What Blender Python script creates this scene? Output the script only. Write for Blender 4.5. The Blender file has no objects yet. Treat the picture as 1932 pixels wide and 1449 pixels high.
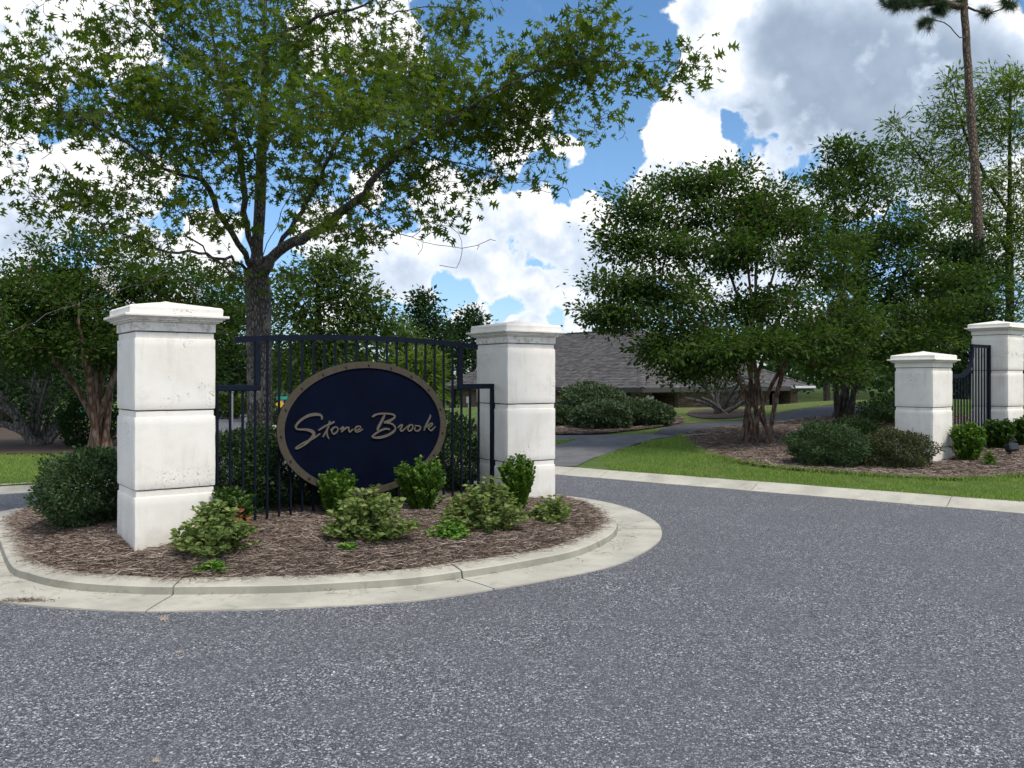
import bpy, bmesh, math, random
import numpy as np
from mathutils import Vector, Matrix

scn = bpy.context.scene
col = scn.collection
rng = np.random.default_rng(11)
random.seed(11)

# ------------------------------------------------------------------ camera
F, CX, HY, EYE = 1650.0, 966.0, 715.0, 1.5          # focal in photo px, centre column, horizon row, eye height
cam_d = bpy.data.cameras.new('camera')
cam = bpy.data.objects.new('camera', cam_d)
col.objects.link(cam)
cam.location = (0, 0, EYE)
cam.rotation_euler = (math.radians(90), 0, 0)
cam_d.sensor_width = 36.0
cam_d.lens = F / 1932 * 36.0
cam_d.shift_y = -(724.5 - HY) / 1932
cam_d.clip_start = 0.05
cam_d.clip_end = 2000
scn.camera = cam

# ------------------------------------------------------------------ exposure
vs = scn.view_settings
vs.view_transform = 'Standard'
vs.look = 'None'
vs.gamma = 1.0
vs.use_curve_mapping = False
vs.exposure = 1.18
scn.render.engine = 'CYCLES'
scn.cycles.max_bounces = 6
scn.cycles.diffuse_bounces = 3
scn.cycles.transmission_bounces = 4
scn.cycles.transparent_max_bounces = 4

SUN_ELEV, SUN_AZ = math.radians(58), math.radians(140)   # azimuth measured from +Y towards +X

# ------------------------------------------------------------------ node helpers
class NT:
    def __init__(self, nt):
        self.nt = nt
    def n(self, t, **kw):
        nd = self.nt.nodes.new(t)
        for k, v in kw.items():
            setattr(nd, k, v)
        return nd
    def link(self, a, b):
        self.nt.links.new(a, b)
    def put(self, sock, v):
        if isinstance(v, bpy.types.NodeSocket):
            self.nt.links.new(v, sock)
        elif v is not None:
            sock.default_value = v
    def math(self, op, a, b=None, c=None, clamp=False):
        nd = self.n('ShaderNodeMath', operation=op, use_clamp=clamp)
        self.put(nd.inputs[0], a)
        self.put(nd.inputs[1], b)
        self.put(nd.inputs[2], c)
        return nd.outputs[0]
    def vmath(self, op, a, b=None, scale=None):
        nd = self.n('ShaderNodeVectorMath', operation=op)
        self.put(nd.inputs[0], a)
        self.put(nd.inputs[1], b)
        if scale is not None:
            self.put(nd.inputs['Scale'], scale)
        return nd.outputs['Value'] if op in ('DISTANCE', 'DOT_PRODUCT', 'LENGTH') else nd.outputs[0]
    def noise(self, vec, scale, detail=4, rough=0.55, dist=0.0, color=False):
        nd = self.n('ShaderNodeTexNoise')
        self.put(nd.inputs['Vector'], vec)
        nd.inputs['Scale'].default_value = scale
        nd.inputs['Detail'].default_value = detail
        nd.inputs['Roughness'].default_value = rough
        nd.inputs['Distortion'].default_value = dist
        return nd.outputs['Color'] if color else nd.outputs[0]
    def voro(self, vec, scale, feature='F1', rand=1.0):
        nd = self.n('ShaderNodeTexVoronoi', feature=feature)
        self.put(nd.inputs['Vector'], vec)
        nd.inputs['Scale'].default_value = scale
        nd.inputs['Randomness'].default_value = rand
        return nd
    def smooth(self, v, lo, hi, a=0.0, b=1.0):
        nd = self.n('ShaderNodeMapRange', interpolation_type='SMOOTHSTEP')
        self.put(nd.inputs[0], v)
        nd.inputs[1].default_value = lo
        nd.inputs[2].default_value = hi
        nd.inputs[3].default_value = a
        nd.inputs[4].default_value = b
        return nd.outputs[0]
    def mix(self, f, a, b, mode='MIX'):
        nd = self.n('ShaderNodeMix', data_type='RGBA', blend_type=mode)
        self.put(nd.inputs[0], f)
        for s, v in ((nd.inputs[6], a), (nd.inputs[7], b)):
            if isinstance(v, (tuple, list)):
                v = (v[0], v[1], v[2], 1.0)
            self.put(s, v)
        return nd.outputs[2]
    def ramp(self, f, stops, interp='LINEAR'):
        nd = self.n('ShaderNodeValToRGB')
        nd.color_ramp.interpolation = interp
        el = nd.color_ramp.elements
        while len(el) < len(stops):
            el.new(0.5)
        for e, (p, c) in zip(el, stops):
            e.position = p
            e.color = (c[0], c[1], c[2], 1)
        self.put(nd.inputs[0], f)
        return nd.outputs[0]
    def bump(self, h, strength=0.5, dist=0.01, normal=None):
        nd = self.n('ShaderNodeBump')
        nd.inputs['Strength'].default_value = strength
        nd.inputs['Distance'].default_value = dist
        self.put(nd.inputs['Height'], h)
        if normal is not None:
            self.put(nd.inputs['Normal'], normal)
        return nd.outputs[0]

# ------------------------------------------------------------------ world: sky and clouds
world = bpy.data.worlds.new('World')
scn.world = world
world.use_nodes = True
W = NT(world.node_tree)
world.node_tree.nodes.clear()
def pdir(px, py):
    v = Vector(((px - CX) / F, 1.0, (HY - py) / F))
    return tuple(v.normalized())
tc = W.n('ShaderNodeTexCoord')
P = W.vmath('NORMALIZE', tc.outputs['Generated'])
sky = W.n('ShaderNodeTexSky', sky_type='NISHITA')
sky.sun_disc = False
sky.sun_elevation = SUN_ELEV
sky.sun_rotation = SUN_AZ
sky.altitude = 50
sky.air_density = 1.0
sky.dust_density = 0.6
sky.ozone_density = 1.6
# cumulus masses: (column, row, radius) of each billow as seen from the gate, in degrees of sky
MASS = [(1340, 150, 52), (1318, 205, 60), (1300, 265, 70), (1268, 325, 60), (1228, 378, 50), (1325, 315, 70), (1358, 312, 46), (1290, 385, 85), (1400, 190, 46), (1378, 90, 46), (1340, 36, 60), (1295, 4, 50),
        (1600, 130, 185), (1480, 70, 115), (1730, 190, 135), (1840, 110, 98), (1810, 260, 80), (1660, 225, 85), (1400, 20, 72), (1450, 328, 36), (1500, 352, 34), (1670, 345, 66), (1570, 362, 38), (1770, 320, 70), (1915, 330, 80),
        (1075, 298, 40), (1003, 240, 48), (960, 290, 36), (830, 355, 62), (890, 405, 76), (1000, 400, 66), (1065, 450, 78), (940, 470, 98), (1130, 405, 44), (1110, 520, 84), (1010, 540, 60), (740, 505, 78), (1215, 470, 60),
        (50, 50, 120), (230, 30, 85), (170, 335, 92), (40, 420, 105), (300, 335, 58), (640, 55, 70), (745, 70, 52), (700, 345, 34),
        (590, 450, 66), (390, 450, 56), (20, 230, 60), (260, 510, 90), (1420, 520, 130), (1850, 450, 110), (880, 600, 42), (930, 545, 30), (1025, 535, 34), (650, 600, 60), (990, 612, 40), (1130, 600, 50)]
GREY = [(1620, 170, 230), (1760, 190, 190), (1490, 80, 110), (1660, 250, 140), (1850, 180, 130), (1430, 240, 55)]
HAZY = [(945, 460, 120), (1090, 500, 100), (890, 550, 150), (700, 530, 120), (60, 480, 120), (250, 460, 100), (40, 360, 70), (1030, 580, 140), (800, 600, 140), (1180, 570, 120), (1420, 560, 160), (1300, 60, 45), (90, 330, 60)]
warp = W.vmath('SCALE', W.vmath('SUBTRACT', W.noise(P, 9, 5, 0.6, color=True), (0.5, 0.5, 0.5)), scale=0.055)
PW = W.vmath('ADD', P, warp)
def blobs(lst, vec, power=1.0):
    acc = None
    for px, py, r in lst:
        d = W.vmath('DISTANCE', vec, pdir(px, py))
        v = W.math('MULTIPLY_ADD', d, -F / r, 1.0)
        acc = v if acc is None else W.math('SMOOTH_MAX', acc, v, 0.25)
    return acc
mass = W.math('MAXIMUM', blobs(MASS, PW), -1.5)
def billow(vec):
    nd = W.n('ShaderNodeTexVoronoi', feature='F1')
    W.put(nd.inputs['Vector'], vec)
    nd.inputs['Scale'].default_value = 17
    nd.inputs['Detail'].default_value = 2.0
    nd.inputs['Roughness'].default_value = 0.62
    nd.inputs['Lacunarity'].default_value = 2.1
    nd.normalize = True
    return W.math('SUBTRACT', 0.62, nd.outputs[0])
PB = W.vmath('ADD', P, W.vmath('SCALE', W.vmath('SUBTRACT', W.noise(P, 30, 4, 0.6, color=True), (0.5, 0.5, 0.5)), scale=0.02))
def puffs(pn, pb):
    return W.math('ADD', W.math('MULTIPLY', W.noise(pn, 11, 9, 0.60), 0.9), W.math('MULTIPLY', billow(pb), 0.60))
fbm = puffs(P, PB)
fine = W.noise(P, 55, 4, 0.6)
gen = W.math('MULTIPLY', W.math('SUBTRACT', W.noise(P, 2.6, 4, 0.55), 0.47), 4.0)
ahead = W.vmath('DOT_PRODUCT', P, (0, 0.985, 0.17))
out = W.smooth(ahead, 0.80, 0.70)
field0 = W.math('MAXIMUM', mass, W.math('MULTIPLY_ADD', W.math('SUBTRACT', out, 1.0), 4.0, gen))
field0 = W.math('MINIMUM', field0, 0.55)
field = W.math('ADD', field0, W.math('MULTIPLY', W.math('SUBTRACT', fbm, 0.600), 3.3))
cover = W.smooth(field, 0.05, 0.26)
wisp = W.smooth(W.noise(P, 6, 6, 0.65, 0.6), 0.58, 0.82, 0.0, 0.22)
cover = W.math('MAXIMUM', cover, wisp)
# relief of the billows: brighter on the side towards the sun
fb2 = puffs(W.vmath('ADD', P, (0.012, -0.004, 0.024)), W.vmath('ADD', PB, (0.012, -0.004, 0.024)))
relief = W.math('MULTIPLY', W.math('SUBTRACT', fbm, fb2), 2.3)
grey = W.math('MAXIMUM', W.math('MAXIMUM', blobs(GREY, PW), W.math('MULTIPLY', W.smooth(blobs(HAZY, PW), -0.2, 0.5), 0.19)),
              W.math('MULTIPLY_ADD', W.math('SUBTRACT', out, 1.0), 4.0, W.math('MULTIPLY', gen, 0.35)))
thick = W.math('MULTIPLY_ADD', W.smooth(grey, -0.05, 0.60), 0.86, 0.10)
relief = W.math('MULTIPLY', relief, W.math('MULTIPLY_ADD', thick, -0.82, 1.0))
shade = W.math('SUBTRACT', W.math('ADD', thick, W.math('MULTIPLY', W.math('SUBTRACT', fine, 0.5), 0.06)), relief, clamp=True)
edge = W.smooth(field, 0.05, 0.60)
shade = W.math('MULTIPLY', shade, W.math('MULTIPLY_ADD', edge, 0.60, 0.40))
ccol = W.ramp(shade, [(0.0, (0.70, 0.70, 0.70)), (0.13, (0.62, 0.635, 0.655)), (0.42, (0.42, 0.48, 0.565)), (1.0, (0.215, 0.27, 0.35))])
bg1 = W.n('ShaderNodeBackground')
skyc = W.n('ShaderNodeHueSaturation')
skyc.inputs['Saturation'].default_value = 1.22
skyc.inputs['Value'].default_value = 1.0
W.link(sky.outputs[0], skyc.inputs['Color'])
sepp = W.n('ShaderNodeSeparateXYZ')
W.link(P, sepp.inputs[0])
low_air = W.smooth(sepp.outputs[2], 0.0, 0.30)
W.link(W.mix(low_air, W.mix(1.0, skyc.outputs[0], (0.66, 0.78, 1.05), 'MULTIPLY'), skyc.outputs[0]), bg1.inputs[0])
bg1.inputs[1].default_value = 0.074
bg2 = W.n('ShaderNodeBackground')
W.link(ccol, bg2.inputs[0])
bg2.inputs[1].default_value = 0.76
mixs = W.n('ShaderNodeMixShader')
horizon = W.smooth(W.n('ShaderNodeSeparateXYZ').outputs[2], 0, 1)
sep = [n for n in world.node_tree.nodes if n.type == 'SEPXYZ'][0]
W.link(P, sep.inputs[0])
above = W.smooth(sep.outputs[2], -0.02, 0.05)
W.link(W.math('MULTIPLY', cover, above), mixs.inputs[0])
W.link(bg1.outputs[0], mixs.inputs[1])
W.link(bg2.outputs[0], mixs.inputs[2])
wo = W.n('ShaderNodeOutputWorld')
W.link(mixs.outputs[0], wo.inputs[0])
world.cycles.sampling_method = 'MANUAL'
world.cycles.sample_map_resolution = 512

# ------------------------------------------------------------------ sun, veiled by cloud
sd = bpy.data.lights.new('sun', 'SUN')
sd.energy = 1.5
sd.angle = math.radians(14)
sd.color = (1.0, 0.93, 0.82)
so = bpy.data.objects.new('sun', sd)
col.objects.link(so)
sv = Vector((math.sin(SUN_AZ) * math.cos(SUN_ELEV), math.cos(SUN_AZ) * math.cos(SUN_ELEV), math.sin(SUN_ELEV)))
so.rotation_euler = sv.to_track_quat('Z', 'Y').to_euler()
so.location = sv * 60

# ------------------------------------------------------------------ materials
def mat(name):
    m = bpy.data.materials.new(name)
    m.use_nodes = True
    t = NT(m.node_tree)
    b = m.node_tree.nodes['Principled BSDF']
    return m, t, b
def objc(t):
    return t.n('ShaderNodeTexCoord').outputs['Object']
def geo(t):
    return t.n('ShaderNodeNewGeometry')

def foliage(name, c1, c2, c3=None, trans=0.35, rough=0.5, spec=0.35):
    m, t, b = mat(name)
    g = geo(t)
    r = g.outputs['Random Per Island']
    stops = [(0.0, c1), (0.6, c2)] + ([(1.0, c3)] if c3 else [])
    c = t.ramp(r, stops)
    big = t.noise(g.outputs['Position'], 1.3, 2, 0.5)
    c = t.mix(t.smooth(big, 0.35, 0.65, 0.0, 0.30), c, c2, 'MIX')
    t.put(b.inputs['Base Color'], c)
    b.inputs['Roughness'].default_value = rough
    b.inputs['Specular IOR Level'].default_value = spec
    tr = t.n('ShaderNodeBsdfTranslucent')
    tcol = t.mix(1.0, c, (1.15, 1.25, 0.55), 'MULTIPLY')
    t.put(tr.inputs[0], tcol)
    mx = t.n('ShaderNodeMixShader')
    mx.inputs[0].default_value = trans
    t.link(b.outputs[0], mx.inputs[1])
    t.link(tr.outputs[0], mx.inputs[2])
    t.link(mx.outputs[0], m.node_tree.nodes['Material Output'].inputs[0])
    return m

def bark(name, c1, c2, sx=8, sz=2.0, depth=0.02, lich=None):
    m, t, b = mat(name)
    o = objc(t)
    mp = t.n('ShaderNodeMapping')
    mp.inputs['Scale'].default_value = (sx, sx, sz)
    t.link(o, mp.inputs[0])
    v = t.voro(mp.outputs[0], 2.2, 'DISTANCE_TO_EDGE')
    nz = t.noise(mp.outputs[0], 3.0, 6, 0.65)
    h = t.math('ADD', t.smooth(v.outputs[0], 0.0, 0.35), t.math('MULTIPLY', nz, 0.8))
    c = t.mix(t.smooth(h, 0.35, 1.2), c1, c2)
    if lich:
        c = t.mix(t.smooth(t.noise(o, 4.5, 4, 0.6), 0.52, 0.66, 0, 0.7), c, lich)
    t.put(b.inputs['Base Color'], c)
    b.inputs['Roughness'].default_value = 0.9
    t.put(b.inputs['Normal'], t.bump(h, 0.9, depth))
    return m

def asphalt():
    m, t, b = mat('asphalt')
    p = geo(t).outputs['Position']
    pw = t.vmath('ADD', p, t.vmath('SCALE', t.noise(p, 60, 2, 0.5, color=True), scale=0.006))
    v = t.voro(pw, 88)
    v2 = t.voro(pw, 165)
    cellr = t.n('ShaderNodeSeparateColor')
    t.link(v.outputs['Color'], cellr.inputs[0])
    cell2 = t.n('ShaderNodeSeparateColor')
    t.link(v2.outputs['Color'], cell2.inputs[0])
    wear = t.noise(p, 0.9, 4, 0.55, 0.4)
    wear2 = t.noise(p, 3.1, 3, 0.5)
    con = t.smooth(t.math('ADD', wear, t.math('MULTIPLY', wear2, 0.5)), 0.60, 0.92)
    fine = t.noise(p, 420, 3, 0.75)
    base = t.mix(t.smooth(fine, 0.35, 0.68), (0.050, 0.051, 0.057), (0.125, 0.127, 0.138))
    stone = t.ramp(cellr.outputs[0], [(0.0, (0.026, 0.027, 0.031)), (0.30, (0.060, 0.061, 0.068)), (0.62, (0.115, 0.117, 0.127)), (0.86, (0.21, 0.212, 0.225)), (0.97, (0.36, 0.36, 0.37)), (1.0, (0.62, 0.62, 0.62))])
    stone2 = t.ramp(cell2.outputs[1], [(0.0, (0.026, 0.027, 0.031)), (0.45, (0.070, 0.071, 0.079)), (0.78, (0.15, 0.152, 0.164)), (1.0, (0.42, 0.42, 0.43))])
    c = t.mix(t.smooth(cellr.outputs[2], 0.40, 0.55), stone2, stone)
    gap = t.smooth(v.outputs['Distance'], 0.55, 0.80)
    c = t.mix(gap, c, (0.026, 0.027, 0.031))
    c = t.mix(t.math('MULTIPLY_ADD', con, 0.38, 0.60), base, c)
    v3 = t.voro(pw, 52)
    cell3 = t.n('ShaderNodeSeparateColor')
    t.link(v3.outputs['Color'], cell3.inputs[0])
    chip = t.math('MULTIPLY', t.smooth(cell3.outputs[0], 0.84, 0.88), t.smooth(v3.outputs['Distance'], 0.46, 0.30))
    c = t.mix(t.math('MULTIPLY', chip, t.math('MULTIPLY_ADD', con, 0.45, 0.50)), c, t.mix(cell3.outputs[1], (0.20, 0.202, 0.215), (0.42, 0.42, 0.43)))
    pit = t.math('MULTIPLY', t.smooth(cell3.outputs[0], 0.24, 0.20), t.smooth(v3.outputs['Distance'], 0.55, 0.40))
    c = t.mix(t.math('MULTIPLY', pit, 0.55), c, (0.030, 0.031, 0.035))
    c = t.mix(1.0, c, (1.44, 1.47, 1.51), 'MULTIPLY')
    c = t.mix(t.smooth(t.noise(p, 0.35, 3, 0.5), 0.35, 0.7, 0, 0.18), c, (0.125, 0.128, 0.14))
    t.put(b.inputs['Base Color'], c)
    b.inputs['Roughness'].default_value = 0.85
    b.inputs['Specular IOR Level'].default_value = 0.25
    h = t.math('ADD', t.smooth(v.outputs['Distance'], 0.0, 0.55, 1, 0), t.math('MULTIPLY', cellr.outputs[1], 0.6))
    t.put(b.inputs['Normal'], t.bump(h, 1.0, 0.006))
    return m

def concrete(name, c1=(0.47, 0.45, 0.385), c2=(0.37, 0.355, 0.305), stain=(0.20, 0.19, 0.16)):
    m, t, b = mat(name)
    p = geo(t).outputs['Position']
    a = t.noise(p, 2.2, 6, 0.6)
    c = t.mix(t.smooth(a, 0.35, 0.65), c1, c2)
    sp = t.noise(p, 160, 3, 0.6)
    c = t.mix(t.smooth(sp, 0.52, 0.75, 0, 0.35), c, stain)
    st = t.noise(p, 5.5, 6, 0.7, 0.6)
    c = t.mix(t.smooth(st, 0.52, 0.72, 0, 0.55), c, stain)
    pit = t.voro(p, 55)
    c = t.mix(t.smooth(pit.outputs[0], 0.10, 0.02, 0, 0.7), c, (0.14, 0.13, 0.11))
    t.put(b.inputs['Base Color'], c)
    b.inputs['Roughness'].default_value = 0.9
    t.put(b.inputs['Normal'], t.bump(t.math('ADD', sp, t.math('MULTIPLY', a, 2.0)), 0.4, 0.004))
    return m

def painted_stone(name, stain_at=None):
    m, t, b = mat(name)
    g = geo(t)
    p = g.outputs['Position']
    o = t.n('ShaderNodeTexCoord').outputs['Object']
    a = t.noise(p, 3.0, 6, 0.6)
    c = t.mix(t.smooth(a, 0.35, 0.68), (0.81, 0.785, 0.735), (0.745, 0.715, 0.655))
    # vertical rain streaks, broken up
    mp = t.n('ShaderNodeMapping')
    mp.inputs['Scale'].default_value = (5, 5, 0.9)
    t.link(p, mp.inputs[0])
    st = t.noise(mp.outputs[0], 2.0, 5, 0.65)
    c = t.mix(t.smooth(st, 0.50, 0.76, 0, 0.30), c, (0.47, 0.445, 0.39))
    mot = t.noise(p, 7.0, 5, 0.7)
    c = t.mix(t.smooth(mot, 0.54, 0.74, 0, 0.30), c, (0.52, 0.50, 0.47))
    # pitted, worn patches
    worn = t.smooth(t.noise(p, 2.3, 4, 0.55), 0.56, 0.66)
    zz = t.n('ShaderNodeSeparateXYZ')
    t.link(p, zz.inputs[0])
    low = t.math('MULTIPLY', t.smooth(zz.outputs[2], 0.86, 0.68), t.smooth(zz.outputs[2], 0.60, 0.66))
    worn = t.math('MAXIMUM', worn, t.math('MULTIPLY', low, t.smooth(t.noise(p, 4.0, 3, 0.5), 0.42, 0.58)))
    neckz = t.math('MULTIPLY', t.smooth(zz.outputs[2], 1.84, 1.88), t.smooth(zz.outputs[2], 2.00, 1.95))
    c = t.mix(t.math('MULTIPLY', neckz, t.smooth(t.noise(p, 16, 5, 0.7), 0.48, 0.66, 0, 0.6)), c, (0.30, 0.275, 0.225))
    splash = t.smooth(t.math('ADD', zz.outputs[2], t.math('MULTIPLY', t.noise(p, 9, 5, 0.7), 0.30)), 0.52, 0.34, 0, 0.40)
    c = t.mix(splash, c, (0.42, 0.37, 0.30))
    pit = t.noise(p, 62, 4, 0.7)
    pits = t.math('MULTIPLY', t.smooth(pit, 0.57, 0.63), worn)
    c = t.mix(t.math('MULTIPLY', pits, 0.75), c, (0.22, 0.20, 0.165))
    speck = t.voro(p, 38)
    c = t.mix(t.smooth(speck.outputs[0], 0.06, 0.01, 0, 0.7), c, (0.25, 0.23, 0.2))
    if stain_at:
        d = t.vmath('DISTANCE', t.vmath('MULTIPLY', p, (1, 1, 0.45)), (stain_at[0], stain_at[1], stain_at[2] * 0.45))
        s = t.smooth(t.math('ADD', d, t.math('MULTIPLY', t.noise(p, 22, 4, 0.7), 0.09)), 0.085, 0.052)
        c = t.mix(s, c, (0.16, 0.115, 0.045))
    t.put(b.inputs['Base Color'], c)
    b.inputs['Roughness'].default_value = 0.82
    b.inputs['Specular IOR Level'].default_value = 0.3
    hh = t.math('SUBTRACT', t.math('ADD', t.math('MULTIPLY', t.noise(p, 130, 3, 0.6), 0.35), t.math('MULTIPLY', a, 1.2)), t.math('MULTIPLY', pits, 1.0))
    t.put(b.inputs['Normal'], t.bump(hh, 0.6, 0.005))
    return m

def plain(name, c, rough=0.5, spec=0.5, metal=0.0, var=0.12, scale=12):
    m, t, b = mat(name)
    p = geo(t).outputs['Position']
    f = t.noise(p, scale, 5, 0.6)
    t.put(b.inputs['Base Color'], t.mix(t.smooth(f, 0.3, 0.7), tuple(x * (1 - var) for x in c), tuple(min(1, x * (1 + var)) for x in c)))
    b.inputs['Roughness'].default_value = rough
    b.inputs['Specular IOR Level'].default_value = spec
    b.inputs['Metallic'].default_value = metal
    t.put(b.inputs['Normal'], t.bump(f, 0.1, 0.003))
    return m

def soil(name, cols, sc=18):
    m, t, b = mat(name)
    p = geo(t).outputs['Position']
    a = t.noise(p, sc, 8, 0.7)
    q = t.noise(p, sc * 5, 4, 0.7, 1.0)
    f = t.math('MULTIPLY_ADD', q, 0.5, t.math('MULTIPLY', a, 0.5))
    c = t.ramp(f, [(0.3, cols[0]), (0.5, cols[1]), (0.68, cols[2])])
    t.put(b.inputs['Base Color'], c)
    b.inputs['Roughness'].default_value = 0.95
    b.inputs['Specular IOR Level'].default_value = 0.15
    t.put(b.inputs['Normal'], t.bump(f, 0.9, 0.03))
    return m

def grass_ground(name, c1, c2, c3):
    m, t, b = mat(name)
    p = geo(t).outputs['Position']
    f = t.math('MULTIPLY_ADD', t.noise(p, 3.0, 5, 0.6), 0.55, t.math('MULTIPLY', t.noise(p, 90, 3, 0.7), 0.45))
    c = t.ramp(f, [(0.36, c1), (0.5, c2), (0.66, c3)])
    t.put(b.inputs['Base Color'], c)
    b.inputs['Roughness'].default_value = 0.9
    b.inputs['Specular IOR Level'].default_value = 0.1
    t.put(b.inputs['Normal'], t.bump(t.noise(p, 60, 4, 0.7), 1.0, 0.03))
    return m

def islandmat(name, stops, rough=0.9, spec=0.15):
    m, t, b = mat(name)
    r = geo(t).outputs['Random Per Island']
    t.put(b.inputs['Base Color'], t.ramp(r, stops))
    b.inputs['Roughness'].default_value = rough
    b.inputs['Specular IOR Level'].default_value = spec
    return m

M = {}
M['asphalt'] = asphalt()
M['concrete'] = concrete('kerb_concrete')
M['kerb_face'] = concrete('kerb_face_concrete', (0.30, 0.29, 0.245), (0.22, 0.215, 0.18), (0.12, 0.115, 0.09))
M['path'] = plain('path_asphalt', (0.062, 0.063, 0.070), 0.9, 0.2, 0, 0.28, 5)
M['apron'] = concrete('apron_concrete', (0.135, 0.134, 0.133), (0.095, 0.095, 0.098), (0.05, 0.05, 0.053))
M['stone'] = painted_stone('white_painted_stone')
M['core'] = plain('pillar_joint', (0.06, 0.055, 0.045), 0.95, 0.1)
M['navy'] = plain('navy_metal', (0.0030, 0.0065, 0.0165), 0.55, 0.16, 0.0, 0.25)
M['board'] = plain('navy_board', (0.0012, 0.0030, 0.0125), 0.65, 0.06, 0.0, 0.25, 3)
M['rim'] = plain('bronze_rim', (0.064, 0.056, 0.042), 0.65, 0.12, 0.0, 0.12, 30)
M['tan'] = plain('tan_metal', (0.105, 0.094, 0.076), 0.65, 0.12, 0.0, 0.12, 30)
M['bolt'] = plain('dark_bolt', (0.025, 0.022, 0.02), 0.5, 0.5)
M['straw_soil'] = soil('pine_straw_bed', [(0.040, 0.030, 0.024), (0.085, 0.064, 0.052), (0.14, 0.111, 0.093)])
M['straw'] = islandmat('pine_needles', [(0, (0.065, 0.046, 0.036)), (0.35, (0.150, 0.109, 0.087)), (0.65, (0.245, 0.190, 0.158)), (0.9, (0.36, 0.30, 0.26)), (1, (0.55, 0.48, 0.42))])
M['lawn'] = grass_ground('lawn_ground', (0.06, 0.09, 0.025), (0.10, 0.155, 0.04), (0.16, 0.20, 0.065))
def turf_tint(m):
    nt_ = m.node_tree
    t = NT(nt_)
    b = nt_.nodes['Principled BSDF']
    src = b.inputs['Base Color'].links[0].from_socket
    p = geo(t).outputs['Position']
    f = t.smooth(t.noise(p, 2.4, 5, 0.65), 0.54, 0.72, 0, 0.6)
    t.put(b.inputs['Base Color'], t.mix(f, src, (0.30, 0.27, 0.11)))
    return m
M['blade'] = foliage('grass_blades', (0.15, 0.24, 0.055), (0.23, 0.35, 0.085), (0.38, 0.44, 0.16), 0.42, 0.6, 0.12)
M['lawn_far'] = grass_ground('far_lawn_ground', (0.07, 0.105, 0.026), (0.125, 0.165, 0.045), (0.19, 0.20, 0.075))
M['terrain'] = grass_ground('ground_cover', (0.03, 0.045, 0.012), (0.05, 0.075, 0.02), (0.075, 0.10, 0.03))
turf_tint(M['blade'])
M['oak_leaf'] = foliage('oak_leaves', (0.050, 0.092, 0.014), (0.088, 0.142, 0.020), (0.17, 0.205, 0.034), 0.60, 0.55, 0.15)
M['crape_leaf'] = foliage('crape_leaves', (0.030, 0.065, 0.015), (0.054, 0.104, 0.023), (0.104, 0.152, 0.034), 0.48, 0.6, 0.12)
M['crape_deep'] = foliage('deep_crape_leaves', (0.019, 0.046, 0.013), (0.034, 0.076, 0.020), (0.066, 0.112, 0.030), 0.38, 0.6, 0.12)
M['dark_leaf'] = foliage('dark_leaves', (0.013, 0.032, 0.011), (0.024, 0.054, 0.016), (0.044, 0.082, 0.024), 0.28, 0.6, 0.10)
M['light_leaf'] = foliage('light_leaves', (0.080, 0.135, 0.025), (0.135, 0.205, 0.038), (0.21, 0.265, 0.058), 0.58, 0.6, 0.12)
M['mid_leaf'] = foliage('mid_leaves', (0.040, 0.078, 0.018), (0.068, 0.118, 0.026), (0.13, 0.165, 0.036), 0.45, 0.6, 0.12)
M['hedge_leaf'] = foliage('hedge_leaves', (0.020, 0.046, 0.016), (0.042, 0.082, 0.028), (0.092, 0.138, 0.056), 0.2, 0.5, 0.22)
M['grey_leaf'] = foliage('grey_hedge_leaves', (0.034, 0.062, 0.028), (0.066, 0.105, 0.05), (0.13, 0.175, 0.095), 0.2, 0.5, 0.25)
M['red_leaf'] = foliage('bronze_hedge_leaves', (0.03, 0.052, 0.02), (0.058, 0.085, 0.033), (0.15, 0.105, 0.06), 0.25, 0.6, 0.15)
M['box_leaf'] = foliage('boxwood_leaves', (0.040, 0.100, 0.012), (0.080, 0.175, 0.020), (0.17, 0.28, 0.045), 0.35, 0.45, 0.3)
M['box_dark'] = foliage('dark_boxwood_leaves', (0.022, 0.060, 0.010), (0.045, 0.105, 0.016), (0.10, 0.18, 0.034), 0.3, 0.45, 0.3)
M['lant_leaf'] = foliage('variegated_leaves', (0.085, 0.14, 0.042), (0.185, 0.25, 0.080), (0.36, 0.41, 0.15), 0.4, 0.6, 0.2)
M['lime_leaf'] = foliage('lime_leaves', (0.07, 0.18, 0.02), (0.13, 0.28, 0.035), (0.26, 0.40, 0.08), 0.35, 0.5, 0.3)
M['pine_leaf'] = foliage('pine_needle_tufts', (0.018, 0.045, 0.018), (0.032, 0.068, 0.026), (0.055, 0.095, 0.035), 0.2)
M['flower'] = islandmat('white_flowers', [(0, (0.6, 0.6, 0.55)), (1, (0.8, 0.78, 0.74))], 0.7)
M['dead'] = islandmat('dead_leaves', [(0, (0.16, 0.06, 0.03)), (1, (0.30, 0.14, 0.07))], 0.8)
M['leaf_litter'] = islandmat('dry_leaf', [(0, (0.24, 0.19, 0.13)), (1, (0.32, 0.27, 0.20))], 0.8)
M['oak_bark'] = bark('oak_bark', (0.035, 0.031, 0.027), (0.17, 0.158, 0.14), 16, 5.5, 0.03, (0.26, 0.262, 0.24))
M['crape_bark'] = bark('crape_bark', (0.075, 0.036, 0.024), (0.19, 0.135, 0.098), 6, 0.9, 0.006, (0.25, 0.20, 0.16))
M['dark_bark'] = bark('dark_bark', (0.018, 0.014, 0.012), (0.065, 0.052, 0.043), 8, 2, 0.015)
M['grey_bark'] = bark('grey_bark', (0.06, 0.056, 0.05), (0.17, 0.165, 0.155), 8, 2, 0.01)
M['pine_bark'] = bark('pine_bark', (0.05, 0.036, 0.026), (0.17, 0.125, 0.095), 7, 3, 0.02)
M['stem'] = plain('plant_stem', (0.08, 0.06, 0.035), 0.8, 0.2)
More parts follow.
